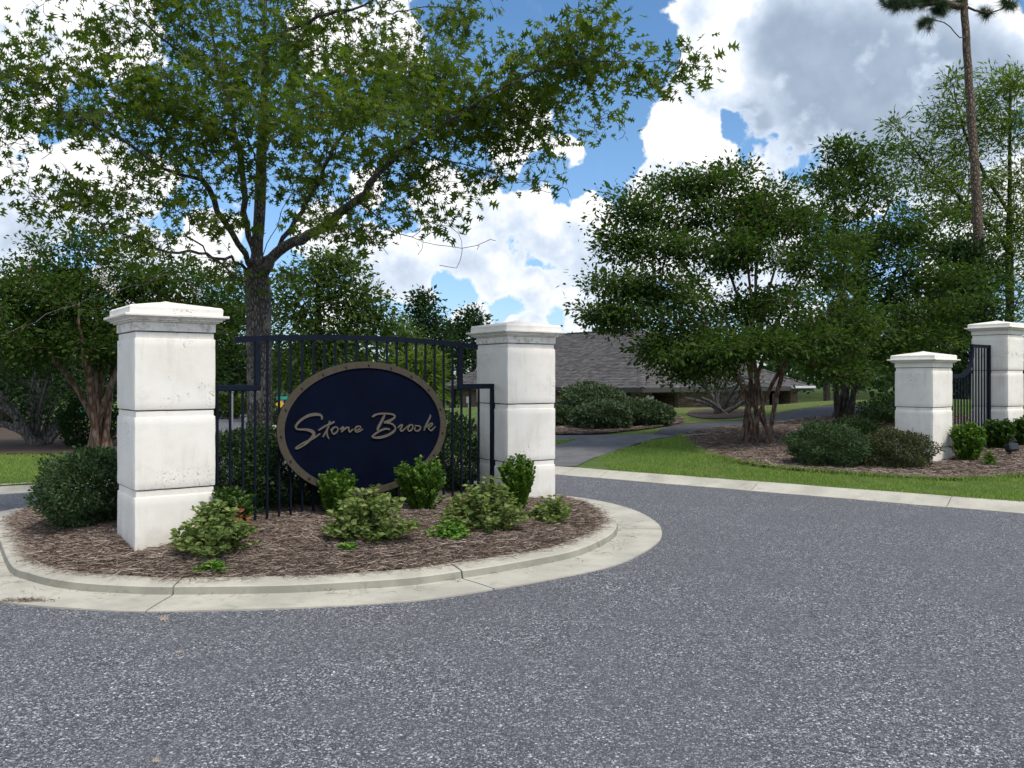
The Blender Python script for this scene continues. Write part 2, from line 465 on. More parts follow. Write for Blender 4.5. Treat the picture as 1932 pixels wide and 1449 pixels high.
M['twig'] = plain('bleached_twig', (0.42, 0.36, 0.29), 0.85, 0.2)
M['mortar'] = plain('brick_mortar', (0.20, 0.175, 0.155), 0.95, 0.1, 0, 0.2, 6)
M['brick'] = islandmat('red_brown_brick', [(0, (0.085, 0.05, 0.042)), (0.5, (0.15, 0.09, 0.075)), (0.9, (0.22, 0.145, 0.12)), (1, (0.07, 0.05, 0.05))])
M['shingle'] = islandmat('grey_shingles', [(0, (0.070, 0.066, 0.067)), (0.4, (0.092, 0.087, 0.088)), (0.8, (0.112, 0.106, 0.107)), (1, (0.138, 0.131, 0.130))])
M['ridgecap'] = plain('ridge_cap', (0.11, 0.105, 0.11), 0.9, 0.15)
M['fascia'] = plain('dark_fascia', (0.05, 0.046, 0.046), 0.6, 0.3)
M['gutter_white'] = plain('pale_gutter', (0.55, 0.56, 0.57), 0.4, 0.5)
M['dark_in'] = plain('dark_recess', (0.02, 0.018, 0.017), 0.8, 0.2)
M['door_teal'] = plain('dull_teal_door', (0.05, 0.085, 0.085), 0.4, 0.5)
M['white_plastic'] = plain('white_plastic', (0.72, 0.71, 0.68), 0.4, 0.5)
M['black_plastic'] = plain('black_plastic', (0.014, 0.015, 0.018), 0.4, 0.5)
M['steel'] = plain('galvanised_steel', (0.35, 0.36, 0.37), 0.45, 0.5, 0.7)
M['sign_green'] = plain('sign_green', (0.02, 0.30, 0.24), 0.4, 0.5)
M['sign_yellow'] = plain('sign_yellow', (0.75, 0.42, 0.03), 0.4, 0.5)

# ------------------------------------------------------------------ object helpers
def link(name, me, material=None, parent=None, kind=None):
    o = bpy.data.objects.new(name, me)
    col.objects.link(o)
    if material is not None:
        me.materials.append(material)
    if parent is not None:
        o.parent = parent
    if kind:
        o['kind'] = kind
    return o
def tag(o, label, cat, group=None):
    o['label'] = label
    o['category'] = cat
    if group:
        o['group'] = group
    return o
def thing(name, label, cat, loc=(0, 0, 0), rz=0.0, group=None):
    o = bpy.data.objects.new(name, None)
    col.objects.link(o)
    o.empty_display_size = 0.2
    o.location = loc
    o.rotation_euler = (0, 0, rz)
    return tag(o, label, cat, group)
def struct_empty(name):
    o = bpy.data.objects.new(name, None)
    col.objects.link(o)
    o['kind'] = 'structure'
    return o
def np_mesh(name, v, faces, smooth=False):
    """v (N,3); faces: one (M,k) array or a list of such arrays"""
    me = bpy.data.meshes.new(name)
    if not isinstance(faces, list):
        faces = [faces]
    faces = [np.asarray(f, dtype=np.int32) for f in faces if len(f)]
    v = np.asarray(v, dtype=np.float32)
    me.vertices.add(len(v))
    me.vertices.foreach_set('co', v.ravel())
    nl = sum(f.size for f in faces)
    me.loops.add(nl)
    me.loops.foreach_set('vertex_index', np.concatenate([f.ravel() for f in faces]))
    tot = np.concatenate([np.full(len(f), f.shape[1], dtype=np.int32) for f in faces])
    st = np.concatenate([[0], np.cumsum(tot)[:-1]]).astype(np.int32)
    me.polygons.add(len(tot))
    me.polygons.foreach_set('loop_start', st)
    me.polygons.foreach_set('loop_total', tot)
    me.polygons.foreach_set('use_smooth', np.full(len(tot), bool(smooth)))
    me.update(calc_edges=True)
    return me
def bm_mesh(name, bm, smooth=False):
    bmesh.ops.recalc_face_normals(bm, faces=bm.faces)
    me = bpy.data.meshes.new(name)
    bm.to_mesh(me)
    bm.free()
    if smooth:
        for p in me.polygons:
            p.use_smooth = True
    return me
def add_box(bm, c, s, rot=None, bevel=0.0, seg=1):
    mt = Matrix.Translation(c) @ (rot.to_4x4() if rot is not None else Matrix.Identity(4)) @ Matrix.Diagonal((s[0], s[1], s[2], 1))
    r = bmesh.ops.create_cube(bm, size=1.0, matrix=mt)
    if bevel > 0:
        es = list({e for v in r['verts'] for e in v.link_edges})
        bmesh.ops.bevel(bm, geom=es, offset=bevel, segments=seg, affect='EDGES', profile=0.5)
    return r['verts']
def box(name, c, s, m, parent=None, bevel=0.0, rot=None):
    bm = bmesh.new()
    add_box(bm, c, s, rot, bevel)
    return link(name, bm_mesh(name, bm), m, parent)

# ------------------------------------------------------------------ photo pixel -> place
def at(px, py, Y):
    return np.array([(px - CX) / F * Y, Y, EYE + (HY - py) / F * Y])
def sm(x, a, b):
    t = np.clip((x - a) / (b - a), 0, 1)
    return t * t * (3 - 2 * t)
KD = np.array([-0.783, 0.622])          # along the far kerb, away to the left
KN = np.array([0.622, 0.783])           # from the road up to the lawn
K0 = np.array([5.683, 9.706])
def dk(x, y):
    return (x - K0[0]) * KN[0] + (y - K0[1]) * KN[1]
def ground(x, y):
    x = np.asarray(x, dtype=float)
    y = np.asarray(y, dtype=float)
    d = dk(x, y)
    rise = np.interp(d, [0, 0.38, 8, 13.5, 16, 20, 55, 90], [0.085, 0.085, 0.40, 0.55, 0.48, -1.2, -1.3, -0.1])
    side = 0.42 * sm(x, 5.0, 11.5) * sm(d, 3, 12) * (1 - sm(d, 15, 20))
    bump = 0.012 * np.sin(x * 1.7 + 0.6 * y) + 0.012 * np.sin(y * 1.3 - 0.8 * x)
    low = np.minimum(rise, 0.085) - 0.085
    high = np.maximum(rise, 0.085) - 0.085
    z = 0.085 + high * sm(x, -8, 2) + low * sm(x, -16, -10) + side + bump * sm(d, 0.4, 2)
    return np.where(d > 0, z, 0.085)
def on_ground(px, py, fn=ground, y0=6.0, y1=70.0):
    Y = np.arange(y0, y1, 0.02)
    X = (px - CX) / F * Y
    Z = EYE + (HY - py) / F * Y
    g = fn(X, Y)
    hit = np.nonzero(Z <= g)[0]
    i = hit[0] if len(hit) else len(Y) - 1
    return np.array([X[i], Y[i], g[i]])

def catmull(pts, n=8, closed=False):
    pts = [np.asarray(p, dtype=float) for p in pts]
    N = len(pts)
    outp = []
    rngi = range(N) if closed else range(N - 1)
    for i in rngi:
        if closed:
            p0, p1, p2, p3 = pts[(i - 1) % N], pts[i], pts[(i + 1) % N], pts[(i + 2) % N]
        else:
            p0, p1, p2, p3 = pts[max(i - 1, 0)], pts[i], pts[i + 1], pts[min(i + 2, N - 1)]
        for k in range(n):
            t = k / n
            outp.append(0.5 * ((2 * p1) + (p2 - p0) * t + (2 * p0 - 5 * p1 + 4 * p2 - p3) * t * t + (3 * p1 - p0 - 3 * p2 + p3) * t ** 3))
    if not closed:
        outp.append(pts[-1])
    return np.array(outp)
def inside(poly, x, y):
    poly = np.asarray(poly)
    r = np.zeros(np.shape(x), dtype=bool)
    n = len(poly)
    j = n - 1
    for i in range(n):
        xi, yi = poly[i][0], poly[i][1]
        xj, yj = poly[j][0], poly[j][1]
        c = ((yi > y) != (yj > y)) & (x < (xj - xi) * (y - yi) / (yj - yi + 1e-12) + xi)
        r ^= c
        j = i
    return r
def dist_poly(poly, x, y):
    poly = np.asarray(poly)
    d = np.full(np.shape(x), 1e9)
    n = len(poly)
    for i in range(n):
        a, b = poly[i][:2], poly[(i + 1) % n][:2]
        ab = b - a
        t = np.clip(((x - a[0]) * ab[0] + (y - a[1]) * ab[1]) / (ab @ ab + 1e-12), 0, 1)
        d = np.minimum(d, np.hypot(x - a[0] - t * ab[0], y - a[1] - t * ab[1]))
    return d
def drape(name, poly, zf, m, step, off=0.0, kind='structure'):
    """a sheet cut to the outline and laid over the ground"""
    poly = np.asarray(poly)[:, :2]
    bm = bmesh.new()
    vsx = [bm.verts.new((p[0], p[1], 0)) for p in poly]
    es = [bm.edges.new((vsx[i], vsx[(i + 1) % len(vsx)])) for i in range(len(vsx))]
    bmesh.ops.triangle_fill(bm, edges=es, use_beauty=True, use_dissolve=False)
    lo, hi = poly.min(0), poly.max(0)
    for ax in (0, 1):
        k = math.ceil(lo[ax] / step)
        while k * step < hi[ax]:
            pc, pn = [0, 0, 0], [0, 0, 0]
            pc[ax], pn[ax] = k * step, 1
            bmesh.ops.bisect_plane(bm, geom=bm.verts[:] + bm.edges[:] + bm.faces[:], plane_co=pc, plane_no=pn, dist=1e-6)
            k += 1
    co = np.array([v.co[:] for v in bm.verts])
    z = zf(co[:, 0], co[:, 1]) + off
    for v, zz in zip(bm.verts, z):
        v.co.z = zz
    bmesh.ops.recalc_face_normals(bm, faces=bm.faces)
    if sum(f.normal.z for f in bm.faces) < 0:
        bmesh.ops.reverse_faces(bm, faces=bm.faces)
    me = bpy.data.meshes.new(name)
    bm.to_mesh(me)
    bm.free()
    for p in me.polygons:
        p.use_smooth = True
    return link(name, me, m, None, kind)

# ================================================================== GROUND
gx = np.concatenate([np.linspace(-600, -60, 12), np.arange(-56, 60, 2.0), np.linspace(62, 600, 12)])
gy = np.concatenate([np.linspace(-300, -14, 8), np.arange(-12, 76, 2.0), np.linspace(80, 900, 14)])
GX, GY = np.meshgrid(gx, gy)
GZ = np.minimum(ground(GX, GY) - 0.16, np.where(dk(GX, GY) > 0.6, 5, -0.08))
nx, ny = len(gx), len(gy)
idx = np.arange(nx * ny).reshape(ny, nx)
quads = np.stack([idx[:-1, :-1], idx[:-1, 1:], idx[1:, 1:], idx[1:, :-1]], -1).reshape(-1, 4)
link('ground', np_mesh('ground', np.stack([GX, GY, GZ], -1).reshape(-1, 3), quads, True), M['terrain'], None, 'structure')

def kline(s, d=0.0):
    return K0 + KD * s + KN * d
R_END = kline(8.9)                     # where the far kerb starts to bend away behind the island
bend = [R_END, np.array([-2.9, 16.9]), np.array([-4.7, 20.3]), np.array([-8.6, 29.0]), np.array([-14.0, 42.0])]
left_edge = [np.array(p) for p in [(-18.5, 42.0), (-12.6, 29.0), (-8.7, 20.0), (-6.6, 16.0), (-5.7, 13.4), (-5.75, 12.3), (-6.4, 11.85), (-7.05, 11.45), (-40.0, -9.5)]]
road_poly = [(-40, -30), (kline(-48)[0], kline(-48)[1]), tuple(kline(8.9, 0.25))] + [tuple(p + np.array([0.25, 0.05])) for p in bend[1:]] + \
            [tuple(p - np.array([0.25, -0.1])) for p in left_edge]
drape('road', road_poly, lambda x, y: np.zeros_like(x), M['asphalt'], 8.0)

# ---- lawn across the road (right and far)
lawn_poly = [tuple(kline(-48, 0.39)), tuple(kline(8.9, 0.39))] + [tuple(p + np.array([0.35, 0.15])) for p in bend[1:]] + [(-14, 72), (60, 72), (60, -20)]
drape('lawn', lawn_poly, ground, M['lawn'], 1.0)
ll = [tuple(p) for p in left_edge] + [(-60, -9.5), (-60, 60), (-18.5, 60)]
drape('lawn', ll, lambda x, y: np.full_like(x, 0.085) + 0.03 * sm(y, 12, 20), M['lawn'], 3.0)

# ---- pine straw beds across the road
bed_px = [(1283, 824), (1295, 836), (1328, 857), (1389, 873), (1465, 885), (1561, 893), (1683, 903), (1804, 908), (1932, 901), (2100, 898)]
bed_front = [on_ground(px, py)[:2] for px, py in bed_px]
bed_back = [on_ground(px, py)[:2] for px, py in [(2100, 815), (1900, 795), (1700, 775), (1580, 785), (1480, 797), (1400, 805), (1330, 813)]]
bed_poly = catmull(bed_front + bed_back, 4, True)
drape('mulch_bed', bed_poly, ground, M['straw_soil'], 0.5, 0.03)
bed2 = catmull([on_ground(px, py)[:2] for px, py in [(1020, 817), (1060, 821), (1130, 820), (1200, 813), (1265, 804), (1290, 795), (1250, 785), (1150, 788), (1020, 795)]], 4, True)
drape('mulch_bed', bed2, ground, M['straw_soil'], 0.5, 0.03)
bed3 = catmull([on_ground(px, py)[:2] for px, py in [(1296, 783), (1320, 790), (1370, 791), (1420, 784), (1425, 777), (1370, 772), (1310, 775)]], 4, True)
drape('mulch_bed', bed3, ground, M['straw_soil'], 0.5, 0.03)
lb = catmull([(-15, 15.5), (-11, 16.0), (-8.3, 16.1), (-7.0, 15.6), (-6.6, 16.5), (-7.6, 19), (-10, 24), (-16, 24)], 5, True)
drape('mulch_bed', lb, lambda x, y: np.full_like(x, 0.085) + 0.03 * sm(y, 12, 20), M['straw_soil'], 2.0, 0.03)

# ---- path: pale apron at the kerb, dark trail beyond
ap = [on_ground(px, py)[:2] for px, py in [(1000, 880.5), (1050, 880.5), (1088, 880.5), (1120, 865), (1161, 852), (1200, 839), (1237, 829), (1283, 822), (1234, 820), (1140, 821.5), (1050, 822.5), (1000, 823), (1000, 826), (1062, 832.5), (1092, 828.5), (1062, 838), (1000, 846)]]
drape('path', ap[:12] + [ap[12], ap[13], ap[14], ap[15], ap[16]], ground, M['apron'], 0.5, 0.012)
tr_px = [(1234, 820.6), (1283, 822.2), (1340, 813), (1400, 806), (1480, 797.5), (1560, 788), (1640, 778), (1750, 768), (1750, 756), (1640, 761), (1560, 766.6), (1480, 779), (1404, 793), (1330, 799), (1271, 803), (1245, 811)]
drape('path', [on_ground(px, py)[:2] for px, py in tr_px], ground, M['path'], 0.5, 0.02)

# ---- paler, yellower lawn by the house
fl = catmull([on_ground(px, py)[:2] for px, py in [(1275, 801), (1330, 797.5), (1404, 791), (1480, 777), (1560, 765), (1640, 759), (1750, 754)]], 3) 
far_l = list(fl) + [np.array([16, 31.5]), np.array([9, 29.5]), np.array([4.0, 30.0])]
drape('lawn', far_l, ground, M['lawn_far'], 0.5, 0.008)

# ================================================================== KERBS
def sweep_kerb(name, pts, nrm, prof, parent, m):
    """pts (N,2) line, nrm (N,2) sideways unit vectors, prof list of (offset, z)"""
    n, k = len(pts), len(prof)
    v = []
    for p, q in zip(pts, nrm):
        for a, z in prof:
            v.append((p[0] + q[0] * a, p[1] + q[1] * a, z + 0.002 * math.sin(p[0] * 5 + a * 9)))
    f = []
    for i in range(n - 1):
        for j in range(k):
            f.append((i * k + j, i * k + (j + 1) % k, (i + 1) * k + (j + 1) % k, (i + 1) * k + j))
    me = bpy.data.meshes.new(name)
    me.from_pydata(v, [], f + [tuple(range(k)), tuple(range((n - 1) * k, n * k))])
    me.materials.append(m)
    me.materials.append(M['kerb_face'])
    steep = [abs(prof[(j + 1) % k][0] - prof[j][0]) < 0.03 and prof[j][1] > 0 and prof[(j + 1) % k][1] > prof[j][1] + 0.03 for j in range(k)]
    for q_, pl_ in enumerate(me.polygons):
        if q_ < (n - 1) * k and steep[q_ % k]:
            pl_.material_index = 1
    bm = bmesh.new()
    bm.from_mesh(me)
    bmesh.ops.recalc_face_normals(bm, faces=bm.faces)
    bm.to_mesh(me)
    bm.free()
    return link(name, me, None, parent)

face_px = [(0, 1036), (11, 1065), (25, 1086), (54, 1097), (90, 1107), (145, 1115), (217, 1120), (326, 1124), (507, 1121), (640, 1115.4), (767, 1107), (872, 1092),
           (966, 1077), (1075, 1055.5), (1129, 1034), (1158, 1016), (1165, 1001)]
face = [at(px, py, EYE * F / (py - HY))[:2] for px, py in face_px]
face += [np.array(p) for p in [(1.07, 9.1), (0.98, 9.8), (0.68, 10.5), (0.1, 11.1), (-0.9, 11.6), (-2.1, 11.8), (-3.4, 11.6), (-4.5, 11.1), (-5.15, 10.3), (-5.35, 9.4), (-5.1, 8.6)]]
isl = catmull(face, 10, True)
tg = np.roll(isl, -1, 0) - np.roll(isl, 1, 0)
tg /= np.linalg.norm(tg, axis=1)[:, None]
nrm = np.stack([tg[:, 1], -tg[:, 0]], -1)            # outward for a counter-clockwise loop
area = 0.5 * np.sum(isl[:, 0] * np.roll(isl[:, 1], -1) - np.roll(isl[:, 0], -1) * isl[:, 1])
if area < 0:
    nrm = -nrm
prof = [(0.43, -0.06), (0.43, 0.010), (0.22, 0.009), (0.03, 0.005), (0.004, 0.007), (-0.008, 0.056), (-0.016, 0.063), (-0.05, 0.068), (-0.24, 0.098), (-0.24, -0.06)]
kerb = struct_empty('island_kerb')
joints = [(-3.80, 6.67), (-2.343, 6.04), (-0.374, 6.565), (1.05, 8.75), (0.1, 11.1), (-2.1, 11.8), (-4.5, 11.1), (-5.3, 9.2)]
ji = sorted(int(np.argmin(np.hypot(isl[:, 0] - a, isl[:, 1] - b))) for a, b in joints)
for a, b in zip(ji, ji[1:] + [ji[0] + len(isl)]):
    ids = np.arange(a, b + 1) % len(isl)
    pts = isl[ids].copy()
    for e, nb in ((0, 1), (-1, -2)):                   # open a narrow joint at each end
        dv = pts[nb] - pts[e]
        pts[e] = pts[e] + dv / np.linalg.norm(dv) * 0.007
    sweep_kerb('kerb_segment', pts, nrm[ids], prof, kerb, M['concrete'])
kb = struct_empty('road_kerb')
prof2 = [(0.0, -0.06), (0.0, 0.008), (0.07, 0.010), (0.13, 0.022), (0.26, 0.078), (0.32, 0.090), (0.40, 0.090), (0.40, -0.06)]
s0 = 0.80 - 2.41 * 8
for i in range(13):
    sa, sb = s0 + 2.41 * i + 0.006, s0 + 2.41 * (i + 1) - 0.006
    sb = min(sb, 8.9)
    if sa >= sb:
        break
    ss = np.linspace(sa, sb, 7)
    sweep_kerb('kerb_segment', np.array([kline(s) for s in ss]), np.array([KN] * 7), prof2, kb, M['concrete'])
bpts = catmull(bend, 6)
bt = np.gradient(bpts, axis=0)
bt /= np.linalg.norm(bt, axis=1)[:, None]
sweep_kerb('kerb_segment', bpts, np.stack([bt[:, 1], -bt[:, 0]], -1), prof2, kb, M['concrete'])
kl = struct_empty('road_kerb')
lp = np.array([p for p in catmull(left_edge[4:], 8)])
lt = np.gradient(lp, axis=0)
lt /= np.linalg.norm(lt, axis=1)[:, None]
ln = np.stack([lt[:, 1], -lt[:, 0]], -1)
for a in range(0, len(lp) - 1, 8):
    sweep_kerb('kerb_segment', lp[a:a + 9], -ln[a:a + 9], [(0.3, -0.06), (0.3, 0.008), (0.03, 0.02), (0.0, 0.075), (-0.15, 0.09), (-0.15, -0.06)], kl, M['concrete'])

# ---- island mulch mound
def mound(x, y):
    d = dist_poly(isl, x, y)
    ins = inside(isl, x, y)
    d = np.where(ins, d, 0)
    return 0.085 + 0.20 * (1 - np.exp(-np.maximum(d - 0.15, 0) / 0.55)) + 0.012 * np.sin(x * 5.1) * np.sin(y * 4.3 + x)
drape('mulch_bed', isl - nrm * 0.17, mound, M['straw_soil'], 0.15, 0.0)

def on_mound(px, py):
    Y = np.arange(5.5, 12, 0.03)
    X = (px - CX) / F * Y
    Z = EYE + (HY - py) / F * Y
    g = mound(X, Y)
    h = np.nonzero(Z <= g)[0]
    i = h[0] if len(h) else len(Y) - 1
    return np.array([X[i], Y[i], g[i]])

# ================================================================== SCATTER: straw and grass
def needles(name, x, y, z, L, w, parent=None, lift=0.02):
    n = len(x)
    a = rng.uniform(0, 2 * np.pi, n)
    cv = rng.normal(0, 0.6, n)
    ln_ = L * rng.uniform(0.5, 1.2, n)
    ww = w * rng.uniform(0.7, 1.3, n)
    z0 = z + rng.uniform(0.0, lift, n)
    pt = []
    for k, t in enumerate((-0.5, 0.0, 0.5)):
        ang = a + cv * t
        px = x + np.cos(ang) * ln_ * t
        py = y + np.sin(ang) * ln_ * t
        pz = z0 + (0.012 * rng.uniform(0, 1, n) if k == 1 else rng.uniform(-0.006, 0.02, n))
        pt.append((px, py, pz, ang))
    V = np.zeros((n, 6, 3))
    for k, (px, py, pz, ang) in enumerate(pt):
        hw = ww * (0.5 if k == 1 else 0.32)
        for s, j in ((1, 0), (-1, 1)):
            V[:, 2 * k + j, 0] = px - np.sin(ang) * hw * s
            V[:, 2 * k + j, 1] = py + np.cos(ang) * hw * s
            V[:, 2 * k + j, 2] = pz + 0.001 * s
    b = (np.arange(n) * 6)[:, None]
    q = np.concatenate([b + np.array([[0, 1, 3, 2]]), b + np.array([[2, 3, 5, 4]])])
    return np_mesh(name, V.reshape(-1, 3), q)
def scatter(poly, n, lim=None):
    poly = np.asarray(poly)[:, :2]
    lo, hi = poly.min(0), poly.max(0)
    if lim:
        lo = np.maximum(lo, lim[0])
        hi = np.minimum(hi, lim[1])
    x = rng.uniform(lo[0], hi[0], n)
    y = rng.uniform(lo[1], hi[1], n)
    k = inside(poly, x, y)
    return x[k], y[k]
x, y = scatter(isl - nrm * 0.02, 140000, ((-6, 5.5), (1.3, 10.2)))
dd = dist_poly(isl, x, y)
keep = (y < 9.4) | (rng.random(len(x)) < 0.4)
keep &= (dd > 0.22) | (rng.random(len(x)) < 0.9 * np.clip((dd - 0.02) / 0.2, 0, 1) ** 1.6)
x, y = x[keep], y[keep]
link('pine_straw', needles('pine_straw', x, y, mound(x, y), 0.115, 0.0023), M['straw'], None, 'stuff')
x, y = scatter(bed_poly, 80000, ((2.5, 10), (12, 21)))
link('pine_straw', needles('pine_straw', x, y, ground(x, y) + 0.03, 0.16, 0.0050), M['straw'], None, 'stuff')
x, y = scatter(bed2, 14000)
link('pine_straw', needles('pine_straw', x, y, ground(x, y) + 0.03, 0.22, 0.010), M['straw'], None, 'stuff')

def blades(name, x, y, z, h, w):
    n = len(x)
    a = rng.uniform(0, 2 * np.pi, n)
    hh = h * rng.uniform(0.5, 1.25, n)
    ww = w * rng.uniform(0.7, 1.3, n)
    lean = rng.uniform(0.1, 0.8, n)
    b = rng.uniform(0, 2 * np.pi, n)
    V = np.zeros((n, 4, 3))
    V[:, 0] = np.stack([x - np.cos(a) * ww, y - np.sin(a) * ww, z - 0.005], -1)
    V[:, 1] = np.stack([x + np.cos(a) * ww, y + np.sin(a) * ww, z - 0.005], -1)
    mx, my = x + np.cos(b) * hh * lean * 0.35, y + np.sin(b) * hh * lean * 0.35
    V[:, 2] = np.stack([mx + np.cos(a) * ww * 0.5, my + np.sin(a) * ww * 0.5, z + hh * 0.65], -1)
    V[:, 3] = np.stack([x + np.cos(b) * hh * lean, y + np.sin(b) * hh * lean, z + hh], -1)
    i = (np.arange(n) * 4)[:, None]
    return np_mesh(name, V.reshape(-1, 3), np.concatenate([i + np.array([[0, 1, 2]]), i + np.array([[0, 2, 3]])]))
g1 = [kline(-3.2, 0.35), kline(5.55, 0.35)] + [on_ground(px, py)[:2] for px, py in [(1125, 865), (1164, 852), (1203, 839.5), (1240, 829.5), (1281, 824.5)]] + list(catmull(bed_front, 4))
x, y = scatter(g1, 190000)
turf = np.sin(x * 2.3 + 1.1 * np.sin(y * 1.9)) * np.sin(y * 2.7 + 0.8 * np.sin(x * 3.1)) + 0.5 * np.sin(x * 6.1 + y * 4.3)
kp = rng.random(len(x)) < np.clip(0.80 + 0.30 * turf, 0.25, 1.0)
kp &= (dk(x, y) > 0.40) | (rng.random(len(x)) < 0.5 + 0.5 * np.sin(x * 9) * np.sin(x * 23))
x, y, turf = x[kp], y[kp], turf[kp]
link('grass', blades('grass', x, y, ground(x, y), 0.038 * (1 + 0.35 * turf), 0.0032), M['blade'], None, 'stuff')
ex, ey = [], []
for p, q_ in zip(bed_front[:-1], bed_front[1:]):
    n_ = int(420 * np.linalg.norm(q_ - p))
    t_ = rng.random((n_, 1))
    pq = p + (q_ - p) * t_ + rng.normal(0, 0.05, (n_, 2))
    ex.append(pq[:, 0]); ey.append(pq[:, 1])
ex, ey = np.concatenate(ex), np.concatenate(ey)
link('grass', blades('grass', ex, ey, ground(ex, ey) + 0.02, 0.05, 0.0035), M['blade'], None, 'stuff')
# stray needles and debris that have blown into the gutter and onto the road
k_ = rng.integers(0, len(isl), 190)
k_ = k_[isl[k_, 1] < 9.2]
o_ = rng.uniform(0.0, 0.5, len(k_)) ** 1.5 * 0.62
gxy = isl[k_] + nrm[k_] * (0.01 + o_)[:, None] + rng.normal(0, 0.02, (len(k_), 2))
link('pine_straw', needles('pine_straw', gxy[:, 0], gxy[:, 1], np.full(len(gxy), 0.013), 0.09, 0.0022, None, 0.004), M['straw'], None, 'stuff')
dbx = at(45, 1137, EYE * F / 422.0)
link('pine_straw', needles('pine_straw', dbx[0] + rng.normal(0, 0.10, 160), dbx[1] + rng.normal(0, 0.022, 160), np.full(160, 0.010), 0.05, 0.003, None, 0.008), M['straw'], None, 'stuff')
g2 = [on_ground(px, py)[:2] for px, py in [(1000, 845.5), (1062, 837.5), (1090, 829), (1062, 833), (1000, 827)]]
x, y = scatter(g2, 5000)
link('grass', blades('grass', x, y, ground(x, y), 0.05, 0.005), M['blade'], None, 'stuff')
gl = [(-7.05, 11.55), (-6.4, 11.95), (-5.8, 12.4), (-5.8, 13.4), (-6.6, 15.8), (-8, 16.1), (-12, 16.1), (-12, 8.6)]
x, y = scatter(gl, 60000)
link('grass', blades('grass', x, y, np.full_like(x, 0.085) + 0.03 * sm(y, 12, 20), 0.045, 0.005), M['blade'], None, 'stuff')

# ================================================================== PILLARS
SIDE = 0.61
from mathutils import noise as mnoise
def rough_up(bm, cuts, amp=0.0030):
    """hand-finished stone: long edges and faces waver a few millimetres, corners are nibbled"""
    es = [e for e in bm.edges if e.calc_length() > 0.12]
    bmesh.ops.subdivide_edges(bm, edges=es, cuts=cuts, use_grid_fill=True)
    off = Vector((random.uniform(0, 50), random.uniform(0, 50), random.uniform(0, 50)))
    for v in bm.verts:
        p = v.co
        n1 = mnoise.noise_vector(p * 7 + off)
        n2 = mnoise.noise_vector(p * 26 + off)
        edge = sum(1 for c in (abs(p.x), abs(p.y)) if c > SIDE / 2 - 0.02)
        v.co = p + n1 * amp * 0.6 + n2 * amp * (1.1 if edge > 1 else 0.45)
def pillar(cx, cy, zb, joints, label, m, rz, peak=0.064):
    """joints: heights of the course joints, the last one under the neck"""
    t = thing('gate_pillar', label, 'pillar', (cx, cy, 0), rz, 'white stone gate pillars')
    bm = bmesh.new()
    add_box(bm, (0, 0, (zb + joints[-1]) / 2), (SIDE - 0.05, SIDE - 0.05, joints[-1] - zb))
    link('mortar_core', bm_mesh('core', bm), M['core'], t)
    z0 = zb - 0.12
    for i, z1 in enumerate(joints):
        bm = bmesh.new()
        band = 0.050
        add_box(bm, (0, 0, (z0 + z1 - band) / 2), (SIDE, SIDE, z1 - band - z0), None, 0.010, 2)
        add_box(bm, (0, 0, z1 - band / 2 - 0.006), (SIDE - 0.022, SIDE - 0.022, band + 0.006), None, 0.004, 1)
        rough_up(bm, 9)
        ob_ = link('stone_block', bm_mesh('block', bm, True), m, t)
        ob_.data.set_sharp_from_angle(angle=math.radians(32))
        z0 = z1 + 0.005
    zt = joints[-1]
    box('neck', (0, 0, zt + 0.005 + 0.036), (SIDE + 0.004, SIDE + 0.004, 0.072), m, t, 0.004)
    bm = bmesh.new()
    zc = zt + 0.077
    for h, o in ((0.012, 0.025), (0.016, 0.045), (0.010, 0.062), (0.018, 0.085)):
        add_box(bm, (0, 0, zc + h / 2), (SIDE + 2 * o, SIDE + 2 * o, h + 0.001), None, 0.003)
        zc += h
    link('cornice', bm_mesh('cornice', bm), m, t)
    bm = bmesh.new()
    s = SIDE / 2 + 0.045
    h0, h1 = zc + 0.001, zc + 0.066
    ring = []
    for ss, z in ((s, h0), (s, h1 - 0.014), (s - 0.012, h1), (0.035, h1 + peak - 0.01)):
        ring.append([bm.verts.new((a * ss, b * ss, z)) for a, b in ((-1, -1), (1, -1), (1, 1), (-1, 1))])
    top = bm.verts.new((0, 0, h1 + peak))
    for a, b in zip(ring, ring[1:]):
        for i in range(4):
            bm.faces.new((a[i], a[(i + 1) % 4], b[(i + 1) % 4], b[i]))
    for i in range(4):
        bm.faces.new((ring[-1][i], ring[-1][(i + 1) % 4], top))
    bm.faces.new(ring[0][::-1])
    rough_up(bm, 8, 0.0035)
    ob_ = link('cap', bm_mesh('cap', bm, True), m, t)
    ob_.data.set_sharp_from_angle(angle=math.radians(25))
    return t
RZ = math.radians(36)
LC, RC = np.array([-2.80, 7.073]), np.array([0.039, 9.38])
SC, TC = np.array([6.445, 13.695]), np.array([8.47, 15.257])
U = (RC - LC) / np.linalg.norm(RC - LC)
FN = np.array([U[1], -U[0]])                       # fence normal, towards the road
M['stone_r'] = painted_stone('white_painted_stone_stained', (-0.185, 9.02, 1.17))
pillar(LC[0], LC[1], 0.10, [0.6436, 1.255, 1.865], 'weathered white stone pillar at the left end of the oval sign fence', M['stone'], RZ)
pillar(RC[0], RC[1], 0.10, [0.642, 1.240, 1.867], 'white stone pillar at the right end of the oval sign fence with brown stain', M['stone_r'], math.radians(34))
pillar(SC[0], SC[1], 0.10, [0.451, 1.062, 1.672], 'short white stone pillar across the road beside a rounded shrub', M['stone'], math.radians(37.6))
pillar(TC[0], TC[1], 0.20, [0.423, 1.029, 1.646, 2.257], 'tall white stone pillar at the far right edge across the road', M['stone'], math.radians(37.6))

